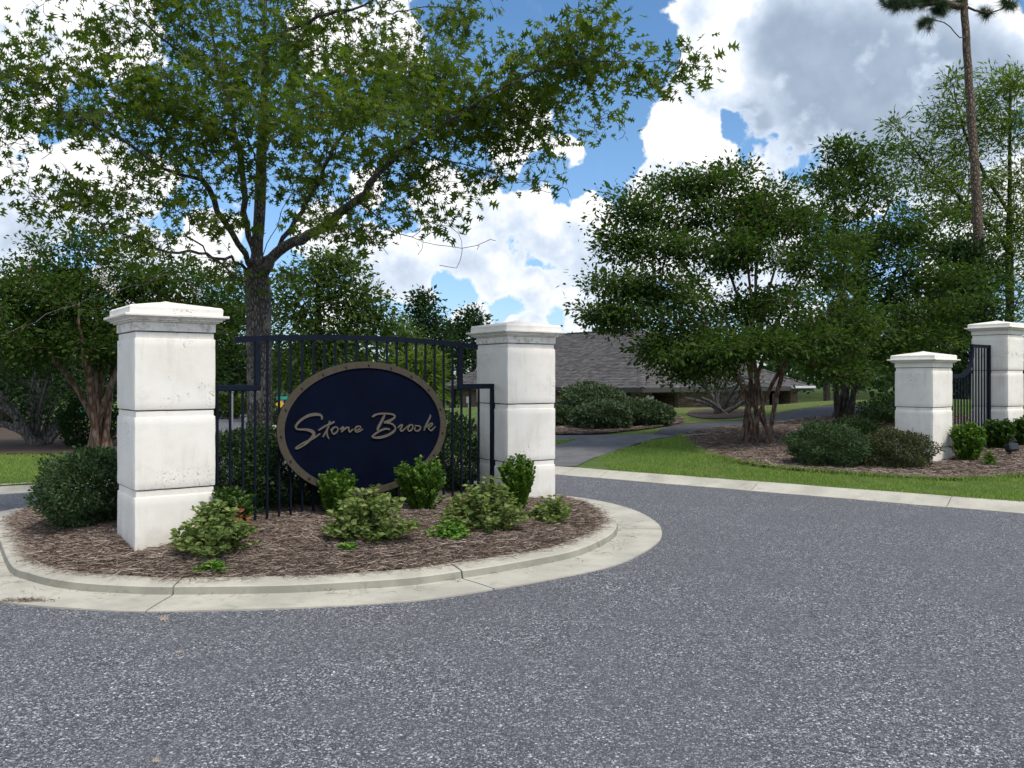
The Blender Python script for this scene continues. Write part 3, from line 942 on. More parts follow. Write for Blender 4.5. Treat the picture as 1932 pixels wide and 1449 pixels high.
# ================================================================== FENCE PANEL AND OVAL SIGN
rzf = math.atan2(U[1], U[0])
def fl_obj(name, bm, m, parent):
    return link(name, bm_mesh(name, bm), m, parent)
fence = thing('fence_panel', 'navy metal picket fence with arched top between two white pillars', 'fence', (LC[0], LC[1], 0), rzf, 'navy metal fence panels')
def bar(name, p, q, wy, h, m, parent, bevel=0.004):
    """square bar between two points of the fence's own x-z plane"""
    p, q = Vector((p[0], 0, p[1])), Vector((q[0], 0, q[1]))
    d = q - p
    bm = bmesh.new()
    rot = Matrix.Rotation(-math.atan2(d.z, d.x), 3, 'Y')
    add_box(bm, (p + q) / 2, (d.length, wy, h), rot, bevel)
    return link(name, bm_mesh(name, bm), m, parent)
def arch_z(t):
    return 1.832 + 0.052 * (1 - ((t - 1.853) / 1.285) ** 2)
def arch(parent):
    bm = bmesh.new()
    prev = None
    for t in np.linspace(0.572, 3.136, 33):
        z = arch_z(t)
        cur = [bm.verts.new((t, y, z + dz)) for y, dz in ((-0.022, -0.025), (0.022, -0.025), (0.022, 0.025), (-0.022, 0.025))]
        if prev:
            for i in range(4):
                bm.faces.new((prev[i], prev[(i + 1) % 4], cur[(i + 1) % 4], cur[i]))
        else:
            bm.faces.new(cur[::-1])
        prev = cur
    bm.faces.new(prev)
    return fl_obj('top_rail', bm, M['navy'], parent)
arch(fence)
ZL = 1.424
bar('step_rail', (0.300, ZL), (0.795, ZL), 0.044, 0.052, M['navy'], fence)
bar('step_rail', (2.898, ZL), (3.375, ZL), 0.044, 0.052, M['navy'], fence)
bar('step_upright', (0.769, ZL + 0.027), (0.769, arch_z(0.769) - 0.026), 0.044, 0.052, M['navy'], fence)
bar('step_upright', (2.924, ZL + 0.027), (2.924, arch_z(2.924) - 0.026), 0.044, 0.052, M['navy'], fence)
bar('end_post', (3.349, 0.12), (3.349, ZL - 0.027), 0.046, 0.052, M['navy'], fence)
bar('end_post', (0.325, 0.12), (0.325, ZL - 0.027), 0.046, 0.040, M['navy'], fence)
bm = bmesh.new()
r_ = bmesh.ops.create_cone(bm, cap_ends=True, segments=10, radius1=0.020, radius2=0.004, depth=0.045, matrix=Matrix.Translation((0.769, 0, arch_z(0.769) + 0.047)))
fl_obj('finial', bm, M['navy'], fence)
for i in range(-1, 25):
    t = 0.531 + 0.1096 * i
    px, py = LC + U * t
    zb = float(mound(np.array([px]), np.array([py]))[0]) - 0.03
    low = t < 0.745 or t > 2.95
    zt = ZL - 0.027 if low else arch_z(t) - 0.0255
    bm = bmesh.new()
    add_box(bm, (t, 0, (zb + zt) / 2), (0.019, 0.019, zt - zb), None, 0.002)
    fl_obj('picket', bm, M['navy'], fence)
for z in (0.68, 1.23):
    box('hinge', (0.316, -0.030, z), (0.035, 0.030, 0.07), M['navy'], fence, 0.004)
SF = 0.055                                           # sign stands this far in front of the fence line

def sign_tz(px, py):
    k = (px - CX) / F
    p0 = LC + FN * (SF + 0.02)
    t = (k * p0[1] - p0[0]) / (U[0] - U[1] * k)
    Y = p0[1] + U[1] * t
    return t, EYE + (HY - py) / F * Y
tl, tr = sign_tz(522, 807)[0], sign_tz(841.5, 807)[0]
zt_, zb_ = sign_tz(690, 682)[1], sign_tz(690, 933)[1]
sc_t, sc_z, A_, B_ = (tl + tr) / 2, (zt_ + zb_) / 2, (tr - tl) / 2, (zt_ - zb_) / 2
sign = thing('oval_sign', 'oval navy sign lettered Stone Brook with bolted tan rim on the fence', 'sign', (LC[0] + FN[0] * SF, LC[1] + FN[1] * SF, 0), rzf)
def ell(n, a, b):
    th = np.linspace(0, 2 * np.pi, n, endpoint=False)
    return [(sc_t + a * math.cos(x), sc_z + b * math.sin(x)) for x in th]
def slab(name, outer, inner, y0, y1, m, parent, smooth=False):
    bm = bmesh.new()
    def rg(pts, y):
        return [bm.verts.new((p[0], y, p[1])) for p in pts]
    o0, o1 = rg(outer, y0), rg(outer, y1)
    n = len(outer)
    if inner:
        i0, i1 = rg(inner, y0), rg(inner, y1)
        for k in range(n):
            j = (k + 1) % n
            bm.faces.new((o0[k], o0[j], i0[j], i0[k]))
            bm.faces.new((o1[k], i1[k], i1[j], o1[j]))
            bm.faces.new((o0[k], o1[k], o1[j], o0[j]))
            bm.faces.new((i0[k], i0[j], i1[j], i1[k]))
    else:
        bm.faces.new(o0)
        bm.faces.new(o1[::-1])
        for k in range(n):
            j = (k + 1) % n
            bm.faces.new((o0[k], o1[k], o1[j], o0[j]))
    return link(name, bm_mesh(name, bm), m, parent)
slab('board', ell(72, A_ - 0.01, B_ - 0.01), None, -0.012, 0.018, M['board'], sign)
slab('rim', ell(96, A_, B_), ell(96, A_ - 0.070, B_ - 0.060), -0.026, -0.0125, M['rim'], sign)
bolt_me = None
per = []
th_f = np.linspace(0, 2 * np.pi, 2000)
ex, ez = (A_ - 0.037) * np.cos(th_f), (B_ - 0.033) * np.sin(th_f)
s_ = np.concatenate([[0], np.cumsum(np.hypot(np.diff(ex), np.diff(ez)))])
for k in range(19):
    th = np.interp((k + 0.68) / 19 * s_[-1], s_, th_f)
    bm = bmesh.new()
    bmesh.ops.create_cone(bm, cap_ends=True, segments=8, radius1=0.013, radius2=0.008, depth=0.012,
                          matrix=Matrix.Rotation(math.radians(90), 4, 'X'))
    o = link('bolt', bm_mesh('bolt', bm) if bolt_me is None else bolt_me, None, sign)
    if bolt_me is None:
        bolt_me = o.data
        bolt_me.materials.append(M['bolt'])
    else:
        bm.free()
    o.location = (sc_t + (A_ - 0.037) * math.cos(th), -0.031, sc_z + (B_ - 0.033) * math.sin(th))

def sign_tz(px, py):
    k = (px - CX) / F
    p0 = LC + FN * (SF + 0.02)
    t = (k * p0[1] - p0[0]) / (U[0] - U[1] * k)
    Y = p0[1] + U[1] * t
    return t, EYE + (HY - py) / F * Y
def stroke(bm, pts, base, depth0):
    sc = 150 / 1932.0
    ctl = np.array([(base + p[0] * sc, 765 + p[1] * sc, p[2] * sc) for p in pts])
    cv = catmull(ctl, 5)
    tz = np.array([sign_tz(a, b) for a, b, _ in cv])
    wd = cv[:, 2] * 8.24 / F * 0.44
    d = np.gradient(tz, axis=0)
    d /= np.linalg.norm(d, axis=1)[:, None] + 1e-9
    nn = np.stack([-d[:, 1], d[:, 0]], -1)
    n = len(tz)
    # rounded ends
    rows = []
    for i in range(n):
        w = wd[i]
        if i in (0, n - 1):
            w *= 0.55
        rows.append((tz[i] + nn[i] * w, tz[i] - nn[i] * w, depth0 - 0.0012 * i / n))
    vs_ = []
    for L, R, y in rows:
        vs_.append([bm.verts.new((L[0], -0.012, L[1])), bm.verts.new((L[0], y, L[1])), bm.verts.new((R[0], y, R[1])), bm.verts.new((R[0], -0.012, R[1]))])
    for a, b in zip(vs_, vs_[1:]):
        for k in range(3):
            bm.faces.new((a[k], b[k], b[k + 1], a[k + 1]))
    bm.faces.new(vs_[0][::-1])
    bm.faces.new(vs_[-1])
LET = [
 (545, [[(785, 340, 45), (806, 300, 45), (775, 240, 58), (690, 218, 75), (590, 222, 80), (480, 248, 70), (370, 303, 60), (280, 368, 56), (205, 448, 50), (162, 522, 50), (195, 572, 46), (290, 583, 46), (400, 585, 62), (500, 605, 78), (580, 645, 88), (600, 695, 86), (570, 775, 80), (500, 850, 62), (400, 935, 50), (290, 1005, 42), (200, 1048, 38), (150, 1050, 30)],
        [(150, 1045, 26), (230, 985, 26), (330, 922, 30), (420, 880, 40), (520, 835, 45), (600, 792, 44), (680, 742, 38), (760, 680, 24)]]),
 (545, [[(995, 372, 30), (985, 420, 46), (965, 490, 52), (940, 555, 46), (900, 640, 40), (860, 710, 36), (820, 772, 26)],
        [(930, 560, 40), (922, 640, 38), (928, 720, 38), (950, 780, 38), (975, 812, 24)],
        [(712, 608, 30), (800, 552, 36), (900, 492, 36), (1000, 450, 38), (1060, 420, 44), (1103, 390, 34)]]),
 (545, [[(1012, 610, 24), (1060, 560, 34), (1130, 525, 42), (1180, 545, 36), (1185, 605, 36), (1150, 660, 38), (1090, 693, 38), (1050, 668, 36), (1040, 620, 36), (1060, 572, 34), (1105, 540, 28)]]),
 (545, [[(1240, 592, 30), (1285, 545, 34), (1325, 525, 38), (1305, 590, 40), (1268, 652, 34)], [(1270, 645, 30), (1330, 595, 36), (1400, 540, 40), (1448, 535, 40), (1448, 590, 40), (1465, 640, 38), (1505, 625, 30), (1560, 570, 20)]]),
 (545, [[(1612, 608, 26), (1680, 592, 30), (1740, 545, 34), (1722, 507, 36), (1660, 515, 38), (1612, 560, 38), (1605, 610, 38), (1640, 645, 36), (1710, 630, 30), (1800, 570, 18)]]),
 (685, [[(525, 222, 46), (490, 300, 62), (430, 420, 64), (372, 530, 66), (342, 612, 44)],
        [(218, 282, 40), (300, 228, 46), (400, 202, 46), (520, 197, 50), (640, 202, 50), (740, 227, 50), (766, 268, 48), (730, 322, 52), (650, 368, 60), (560, 402, 72), (500, 422, 50)],
        [(550, 412, 60), (650, 430, 52), (730, 472, 50), (773, 540, 48), (760, 610, 50), (690, 670, 56), (580, 730, 62), (450, 770, 66), (330, 783, 60), (222, 768, 42), (258, 722, 36), (350, 650, 42), (450, 597, 46), (550, 567, 50), (642, 578, 48)]]),
 (685, [[(838, 548, 22), (900, 492, 32), (950, 470, 38), (930, 530, 40), (902, 590, 40), (930, 625, 38), (1000, 580, 30), (1068, 520, 22)]]),
 (685, [[(1060, 530, 24), (1140, 477, 36), (1195, 475, 38), (1205, 540, 36), (1170, 600, 36), (1110, 620, 36), (1085, 580, 36), (1097, 530, 36), (1140, 490, 28)]]),
 (685, [[(1250, 490, 30), (1310, 490, 36), (1380, 510, 38), (1390, 560, 38), (1340, 615, 38), (1270, 610, 38), (1245, 565, 36), (1272, 520, 26)]]),
 (685, [[(1640, 222, 26), (1625, 290, 44), (1570, 400, 42), (1520, 500, 42), (1475, 612, 28)],
        [(1468, 525, 18), (1540, 520, 28), (1610, 460, 32), (1668, 432, 36), (1680, 462, 32), (1630, 512, 36), (1580, 545, 36), (1610, 590, 38), (1650, 610, 36), (1700, 570, 28), (1755, 510, 14)]]),
]
for base, strokes in LET:
    bm = bmesh.new()
    for i, s in enumerate(strokes):
        stroke(bm, s, base, -0.0245 - 0.0018 * i)
    link('letter', bm_mesh('letter', bm), M['tan'], sign)

# ---- fence panel across the road
U2 = (TC - SC) / np.linalg.norm(TC - SC)
f2 = thing('fence_panel', 'navy metal picket fence with swept curve between short and tall pillars', 'fence', (SC[0], SC[1], 0), math.atan2(U2[1], U2[0]), 'navy metal fence panels')
curve = [(0.305, 1.545), (0.9, 1.545), (1.22, 1.555), (1.40, 1.60), (1.53, 1.70), (1.60, 1.84), (1.625, 1.98), (1.625, 2.085)]
cc = catmull(curve, 6)
bm = bmesh.new()
prev = None
dcc = np.gradient(cc, axis=0)
dcc /= np.linalg.norm(dcc, axis=1)[:, None]
for p, d in zip(cc, dcc):
    q = np.array([-d[1], d[0]]) * 0.032
    cur = [bm.verts.new((p[0] + s * q[0], y, p[1] + s * q[1])) for s, y in ((-1, -0.022), (-1, 0.022), (1, 0.022), (1, -0.022))]
    if prev:
        for i in range(4):
            bm.faces.new((prev[i], prev[(i + 1) % 4], cur[(i + 1) % 4], cur[i]))
    else:
        bm.faces.new(cur[::-1])
    prev = cur
bm.faces.new(prev)
link('swept_rail', bm_mesh('swept_rail', bm), M['navy'], f2)
bar('top_rail', (1.660, 2.055), (2.200, 2.055), 0.042, 0.055, M['navy'], f2)
bar('end_post', (2.232, 0.25), (2.232, 2.083), 0.05, 0.062, M['navy'], f2)
bar('end_post', (0.33, 0.2), (0.33, 1.51), 0.046, 0.045, M['navy'], f2)
for i in range(18):
    t = 0.40 + 0.104 * i
    if t > 2.17:
        break
    zt = np.interp(t, cc[:, 0], cc[:, 1]) - 0.03 if t < 1.6 else 2.026
    g_ = SC + U2 * t
    zb = float(ground(g_[0], g_[1])) - 0.02
    bm = bmesh.new()
    add_box(bm, (t, 0, (zb + zt) / 2), (0.019, 0.019, zt - zb), None, 0.002)
    link('picket', bm_mesh('picket', bm), M['navy'], f2)
box('latch', (2.195, -0.02, 1.78), (0.045, 0.045, 0.06), M['navy'], f2, 0.004)

# ================================================================== PLANTS: machinery
LEAF = {
 'oak': (np.array([(0, 0, 0), (0.5, 0.12, 0.0), (1.0, 0, -0.06), (0.5, -0.12, 0.0),
                   (0.14, 0.02, 0), (0.36, 0.10, 0), (0.22, 0.33, 0.06), (0.40, 0.08, 0), (0.66, 0.09, 0), (0.64, 0.50, 0.08), (0.66, 0.06, 0), (0.86, 0.02, 0), (0.93, 0.36, 0.03),
                   (0.14, -0.02, 0), (0.36, -0.10, 0), (0.22, -0.33, 0.06), (0.40, -0.08, 0), (0.66, -0.09, 0), (0.64, -0.50, 0.08), (0.66, -0.06, 0), (0.86, -0.02, 0), (0.93, -0.36, 0.03)]),
         np.array([(0, 1, 2), (0, 2, 3), (4, 5, 6), (7, 8, 9), (10, 11, 12), (13, 15, 14), (16, 18, 17), (19, 21, 20)]), True),
 'oval': (np.array([(0, 0, 0), (0.45, 0.27, 0.07), (1, 0, -0.03), (0.45, -0.27, 0.07)]), np.array([(0, 2, 1), (0, 3, 2)]), False),
 'round': (np.array([(0, 0, 0), (0.35, 0.33, 0.05), (0.8, 0.30, 0.05), (1, 0, 0), (0.8, -0.30, 0.05), (0.35, -0.33, 0.05)]), np.array([(0, 3, 2), (0, 2, 1), (0, 5, 4), (0, 4, 3)]), False),
 'point': (np.array([(0, 0, 0), (0.22, 0.26, 0.06), (0.55, 0.27, 0.05), (1, 0, -0.10), (0.55, -0.27, 0.05), (0.22, -0.26, 0.06)]), np.array([(0, 3, 2), (0, 2, 1), (0, 5, 4), (0, 4, 3)]), False),
 'slim': (np.array([(0, 0, 0), (0.45, 0.13, 0.04), (1, 0, -0.08), (0.45, -0.13, 0.04)]), np.array([(0, 2, 1), (0, 3, 2)]), False),
 'needle': (np.array([(0, 0.012, 0), (0, -0.012, 0), (1, 0, -0.04)]), np.array([(0, 1, 2)]), False),
}
def unit(a):
    return a / (np.linalg.norm(a, axis=-1, keepdims=True) + 1e-9)
def leaf_mesh(name, pos, direc, nor, size, kind):
    tv, tf, _ = LEAF[kind]
    n = len(pos)
    x = unit(direc)
    z = unit(nor - x * np.sum(nor * x, -1, keepdims=True))
    y = np.cross(z, x)
    s = np.asarray(size).reshape(-1, 1, 1)
    V = pos[:, None, :] + s * (tv[None, :, 0:1] * x[:, None] + tv[None, :, 1:2] * y[:, None] + tv[None, :, 2:3] * z[:, None])
    Fc = (np.arange(n) * len(tv))[:, None, None] + tf[None]
    return np_mesh(name, V.reshape(-1, 3), Fc.reshape(-1, 3))
if True:
    # the oak template's pieces must share vertices so that one leaf is one island
    tv, tf, _ = LEAF['oak']
    ex_ = np.array([(1, 4, 5), (1, 5, 7), (1, 7, 8), (1, 8, 10), (1, 10, 11), (3, 14, 13), (3, 16, 14), (3, 17, 16), (3, 19, 17), (3, 20, 19)])
    LEAF['oak'] = (tv, np.concatenate([tf, ex_]), True)

def tubes(name, pos, par, rad, sides=(8, 6, 4), thr=(0.05, 0.015)):
    """tubes along every chain of a branching skeleton"""
    n = len(pos)
    kids = [[] for _ in range(n)]
    for i in range(n):
        if par[i] >= 0:
            kids[par[i]].append(i)
    V, Q = [], []
    off = 0
    stack = [(0, -1)] if par[0] < 0 else []
    stack = [(i, -1) for i in range(n) if par[i] < 0]
    while stack:
        st, pr = stack.pop()
        chain = [pr] if pr >= 0 else []
        i = st
        while True:
            chain.append(i)
            if not kids[i]:
                break
            ks = sorted(kids[i], key=lambda k: -rad[k])
            for k in ks[1:]:
                stack.append((k, i))
            i = ks[0]
        if len(chain) < 2:
            continue
        pts = pos[chain]
        rr = rad[chain].copy()
        if pr >= 0:
            rr[0] = min(rr[0], rr[1] * 1.25)
        m_ = len(pts)
        k = sides[0] if rr[0] > thr[0] else sides[1] if rr[0] > thr[1] else sides[2]
        d = np.gradient(pts, axis=0)
        d = unit(d)
        ref = np.array([0.31, 0.93, 0.2]) if abs(d[0][2]) > 0.7 else np.array([0, 0, 1.0])
        u = np.cross(d, ref)
        u = unit(u)
        w = np.cross(d, u)
        a = np.linspace(0, 2 * np.pi, k, endpoint=False)
        ring = pts[:, None] + rr[:, None, None] * (np.cos(a)[None, :, None] * u[:, None] + np.sin(a)[None, :, None] * w[:, None])
        V.append(ring.reshape(-1, 3))
        ii = np.arange(m_ - 1)[:, None] * k
        jj = np.arange(k)[None]
        q = np.stack([ii + jj, ii + (jj + 1) % k, ii + k + (jj + 1) % k, ii + k + jj], -1).reshape(-1, 4) + off
        Q.append(q)
        off += m_ * k
    return np_mesh(name, np.concatenate(V), np.concatenate(Q), True)

def grow(limbs, tips, step=0.16, r_tip=0.004, r_root=0.14, wander=0.03, sag=0.0, angle_w=0.5):
    """limbs: polylines (first starts at the root); tips: twig ends to be reached. Returns skeleton and twig node lists"""
    pos, par = [], []
    for li, L in enumerate(limbs):
        L = np.asarray(L, dtype=float)
        c = catmull(L, 6)
        seg = np.concatenate([[0], np.cumsum(np.linalg.norm(np.diff(c, axis=0), axis=1))])
        m_ = max(2, int(seg[-1] / step))
        ss = np.linspace(0, seg[-1], m_ + 1)
        c = np.stack([np.interp(ss, seg, c[:, k]) for k in range(3)], -1)
        if li == 0:
            prev = -1
        else:
            P_ = np.array(pos)
            prev = int(np.argmin(np.linalg.norm(P_ - c[0], axis=1)))
            c = c[1:]
        for j, p in enumerate(c):
            jit = rng.normal(0, wander * 0.6, 3) * (0.3 if li == 0 else 1)
            pos.append(p + jit)
            par.append(prev)
            prev = len(pos) - 1
    N0 = len(pos)
    cap = N0 + len(tips) * 40
    PP = np.zeros((cap, 3))
    DD = np.zeros((cap, 3))
    PA = np.full(cap, -1)
    PP[:N0] = pos
    PA[:N0] = par
    for i in range(N0):
        if par[i] >= 0:
            DD[i] = unit(PP[i] - PP[par[i]])
        else:
            DD[i] = (0, 0, 1)
    n = N0
    tips = np.asarray(tips)
    dmin = np.array([np.min(np.linalg.norm(PP[:N0] - t, axis=1)) for t in tips])
    ends = []
    for ti in np.argsort(dmin):
        t = tips[ti]
        v = t - PP[:n]
        dist = np.linalg.norm(v, axis=1)
        cosang = np.sum(v * DD[:n], 1) / (dist + 1e-6)
        cost = dist * (1 + angle_w * (1 - cosang))
        b = int(np.argmin(cost))
        d = dist[b]
        k = max(2, int(d / step) + 1)
        if n + k >= cap:
            break
        p0 = PP[b]
        tang = unit(0.55 * DD[b] + 0.75 * unit(t - p0)) * d * 0.45
        c1 = p0 + tang + np.array([0, 0, 0.04 * d])
        prev = b
        lst = []
        for j in range(1, k + 1):
            s = j / k
            q = (1 - s) ** 2 * p0 + 2 * s * (1 - s) * c1 + s * s * t
            q = q + rng.normal(0, wander, 3) * (s * (1 - s) * 2 + 0.2)
            q[2] -= sag * d * s * s
            PP[n] = q
            PA[n] = prev
            DD[n] = unit(q - PP[prev])
            prev = n
            lst.append(n)
            n += 1
        ends.append(lst)
    PP, PA, DD = PP[:n], PA[:n], DD[:n]
    cnt = np.zeros(n)
    kid = np.zeros(n, dtype=int)
    for i in range(n):
        if PA[i] >= 0:
            kid[PA[i]] += 1
    cnt[kid == 0] = 1
    for i in range(n - 1, -1, -1):
        if PA[i] >= 0:
            cnt[PA[i]] += cnt[i]
    e = math.log(max(cnt[0], 2)) / math.log(r_root / r_tip)
    rad = r_tip * np.power(np.maximum(cnt, 1), 1 / e)
    return PP, PA, DD, rad, ends

def twig_leaves(PP, DD, ends, per, spread, size, kind, up=0.8, droop=0.0, nodes=3, var=0.38, nrand=0.55):
    ps, ds, ns, ss = [], [], [], []
    for lst in ends:
        take = lst[-nodes:]
        for j, i in enumerate(take):
            m_ = per if np.isscalar(per) else per
            m_ = int(max(1, rng.poisson(m_)))
            o = rng.normal(0, 1, (m_, 3)) * spread
            o[:, 2] *= 0.6
            ps.append(PP[i] + o)
            d = unit(o) * 0.9 + DD[i] * 0.5 + rng.normal(0, 0.4, (m_, 3))
            d[:, 2] -= droop
            ds.append(d)
            nn = rng.normal(0, nrand, (m_, 3))
            nn[:, 2] += up
            ns.append(nn)
            ss.append(size * np.clip(rng.normal(1, var, m_), 0.45, 1.7))
    return np.concatenate(ps), np.concatenate(ds), np.concatenate(ns), np.concatenate(ss)

def in_blobs(blobs_, rng_=rng, spray=None):
    """(px, py, rx, ry, Y, rY, n): ellipsoids of twig ends, given where the photo shows them"""
    out_ = []
    for px, py, rx, ry, Y, rY, n in blobs_:
        c = at(px, py, Y)
        s = Y / F
        if spray:
            k = max(1, int(round(n / spray[0])))
            v = unit(rng_.normal(0, 1, (k, 3))) * np.power(rng_.random((k, 1)), 0.42)
            cen = c + v * np.array([rx * s, rY, ry * s])
            for q in cen:
                m_ = max(1, int(rng_.poisson(spray[0])))
                d = rng_.normal(0, 1, (m_, 3)) * np.array([spray[1], spray[1], spray[2]])
                out_.append(q + d)
        else:
            v = unit(rng_.normal(0, 1, (n, 3))) * np.power(rng_.random((n, 1)), 0.42)
            out_.append(c + v * np.array([rx * s, rY, ry * s]))
    return np.concatenate(out_)

def tree(name, label, cat, base, limbs, blobs_, leaf, leafmat, barkmat, r_root, r_tip=0.004, per=5, spread=0.12, size=0.09, step=0.2, nodes=3,
         wander=0.03, up=0.8, droop=0.1, extra_bare=None, group=None, sag=0.0, aw=0.5, flowers=None, thin=0.62, nrand=0.55, spray=None, slim=0.0):
    t = thing(name, label, cat, tuple(base), 0, group)
    tips = in_blobs(blobs_, spray=spray)
    allt = tips if extra_bare is None else np.concatenate([tips, extra_bare])
    PP, PA, DD, rad, ends = grow(limbs, allt, step, r_tip, r_root, wander, sag, aw)
    # root flare
    h = PP[:, 2] - base[2]
    rad = rad * (1 + 0.35 * np.exp(-np.maximum(h, 0) / 0.22))
    rad = np.maximum(r_root * np.power(np.clip(rad / r_root, 0, 1.5), 1.0 + (1.0 - thin) * 0.55), r_tip * 0.7)
    if slim:
        hd = np.hypot(PP[:, 0] - base[0], PP[:, 1] - base[1])
        rad = np.maximum(rad * (1 - slim * sm(hd, 0.3, 3.2)), r_tip * 0.7)
    o = link('trunk', tubes('trunk', PP - np.asarray(base), PA, rad), barkmat, t)
    if extra_bare is not None:
        bare = {tuple(np.round(b, 4)) for b in extra_bare}
        allb = np.asarray(extra_bare)
        ends = [e for e in ends if np.min(np.linalg.norm(allb - PP[e[-1]], axis=1)) > 0.12]
    a = twig_leaves(PP, DD, ends, per, spread, size, leaf, up, droop, nodes, nrand=nrand)
    link('crown', leaf_mesh('crown', a[0] - np.asarray(base), a[1], a[2], a[3], leaf), leafmat, t, 'stuff')
    return t

# ================================================================== THE OAK ON THE ISLAND
OD = 10.4
ob = at(490, 926, OD)
ob[2] = float(mound(np.array([ob[0]]), np.array([ob[1]]))[0]) - 0.05
def pl(*pts):
    return [at(*p) for p in pts]
oak_limbs = [
 [ob] + pl((490, 800, OD), (489, 650, OD), (487, 560, OD), (484, 500, OD), (488, 430, OD), (493, 330, OD), (497, 210, OD), (500, 90, OD), (501, -40, OD), (505, -200, OD), (508, -330, OD)),
 pl((482, 490, OD), (462, 420, 10.3), (458, 350, 10.2), (445, 250, 10.1), (430, 180, 10.1), (405, 90, 10.0), (385, 0, 10.0), (365, -130, 10)),
 pl((482, 510, OD), (461, 480, 10.2), (437, 440, 10.0), (406, 387, 9.8), (385, 340, 9.7), (345, 290, 9.5), (300, 235, 9.2), (262, 200, 9.1)),
 pl((480, 515, OD), (455, 500, 10.6), (425, 462, 10.8), (385, 421, 11.0), (363, 390, 11.2), (330, 330, 11.4), (300, 290, 11.6)),
 pl((480, 530, OD), (456, 526, 10.0), (414, 495, 9.6), (358, 450, 9.2)),
 pl((385, 340, 9.7), (330, 325, 9.4), (294, 309, 9.1), (232, 263, 8.7), (166, 232, 8.3), (100, 200, 8.0), (30, 190, 7.8)),
 pl((458, 350, 10.2), (400, 290, 10.4), (352, 270, 10.6), (250, 235, 10.8), (150, 200, 11), (50, 150, 11.2)),
 pl((430, 180, 10.1), (402, 151, 9.9), (348, 104, 9.6), (270, 46, 9.2), (232, 8, 9.0), (180, -60, 8.8)),
 pl((490, 500, OD), (515, 440, 10.6), (541, 379, 10.9), (572, 301, 11.2), (585, 250, 11.4), (600, 180, 11.6)),
 pl((490, 510, OD), (522, 464, 10.2), (560, 406, 10.0), (603, 340, 9.8), (634, 270, 9.6), (690, 205, 9.4), (740, 160, 9.2)),
 pl((488, 520, OD), (515, 490, 10.1), (541, 462, 9.9), (595, 438, 9.6), (645, 400, 9.3), (679, 376, 9.1), (718, 326, 8.9), (769, 275, 8.7), (844, 230, 8.4), (899, 193, 8.2), (954, 161, 8.0), (1044, 128, 7.8), (1092, 116, 7.7), (1170, 116, 7.5), (1260, 120, 7.4), (1338, 126, 7.3)),
 pl((769, 275, 8.7), (820, 292, 8.8), (875, 311, 8.8), (954, 334, 8.9), (1033, 362, 9.0)),
 pl((679, 376, 9.1), (715, 410, 9.0), (738, 428, 9.0), (797, 456, 8.9), (852, 470, 8.8), (927, 452, 8.8)),
 pl((718, 326, 8.9), (780, 330, 9.3), (860, 345, 9.6), (940, 340, 9.9)),
 pl((899, 193, 8.2), (960, 215, 8.4), (1040, 230, 8.7), (1120, 250, 8.9)),
 pl((500, 90, OD), (540, 60, 10.2), (600, 35, 10.0), (700, 0, 9.8), (790, -40, 9.6)),
 pl((497, 210, OD), (560, 165, 10.8), (640, 140, 11.1), (730, 100, 11.4), (820, 70, 11.6)),
 pl((460, 500, OD), (387, 486, 9.2), (323, 508, 8.6), (265, 536, 8.2), (208, 545, 7.9), (143, 577, 7.6), (57, 610, 7.3), (0, 635, 7.1)),
 pl((470, 505, OD), (400, 480, 9.6), (323, 473, 9.0), (265, 454, 8.7), (201, 432, 8.4), (136, 400, 8.2)),
 pl((500, -40, OD), (440, -120, 9.8), (330, -160, 9.2)), pl((501, -60, OD), (600, -160, 10.8), (720, -190, 11)),
 pl((493, 330, OD), (470, 260, 9.4), (440, 190, 8.6), (400, 130, 8.0)),
 pl((497, 260, OD), (540, 220, 9.4), (610, 200, 8.4), (680, 220, 7.5)),
 pl((497, 300, OD), (520, 230, 11.6), (540, 160, 12.8)), pl((493, 330, OD), (420, 260, 11.6), (330, 180, 12.6)),
]
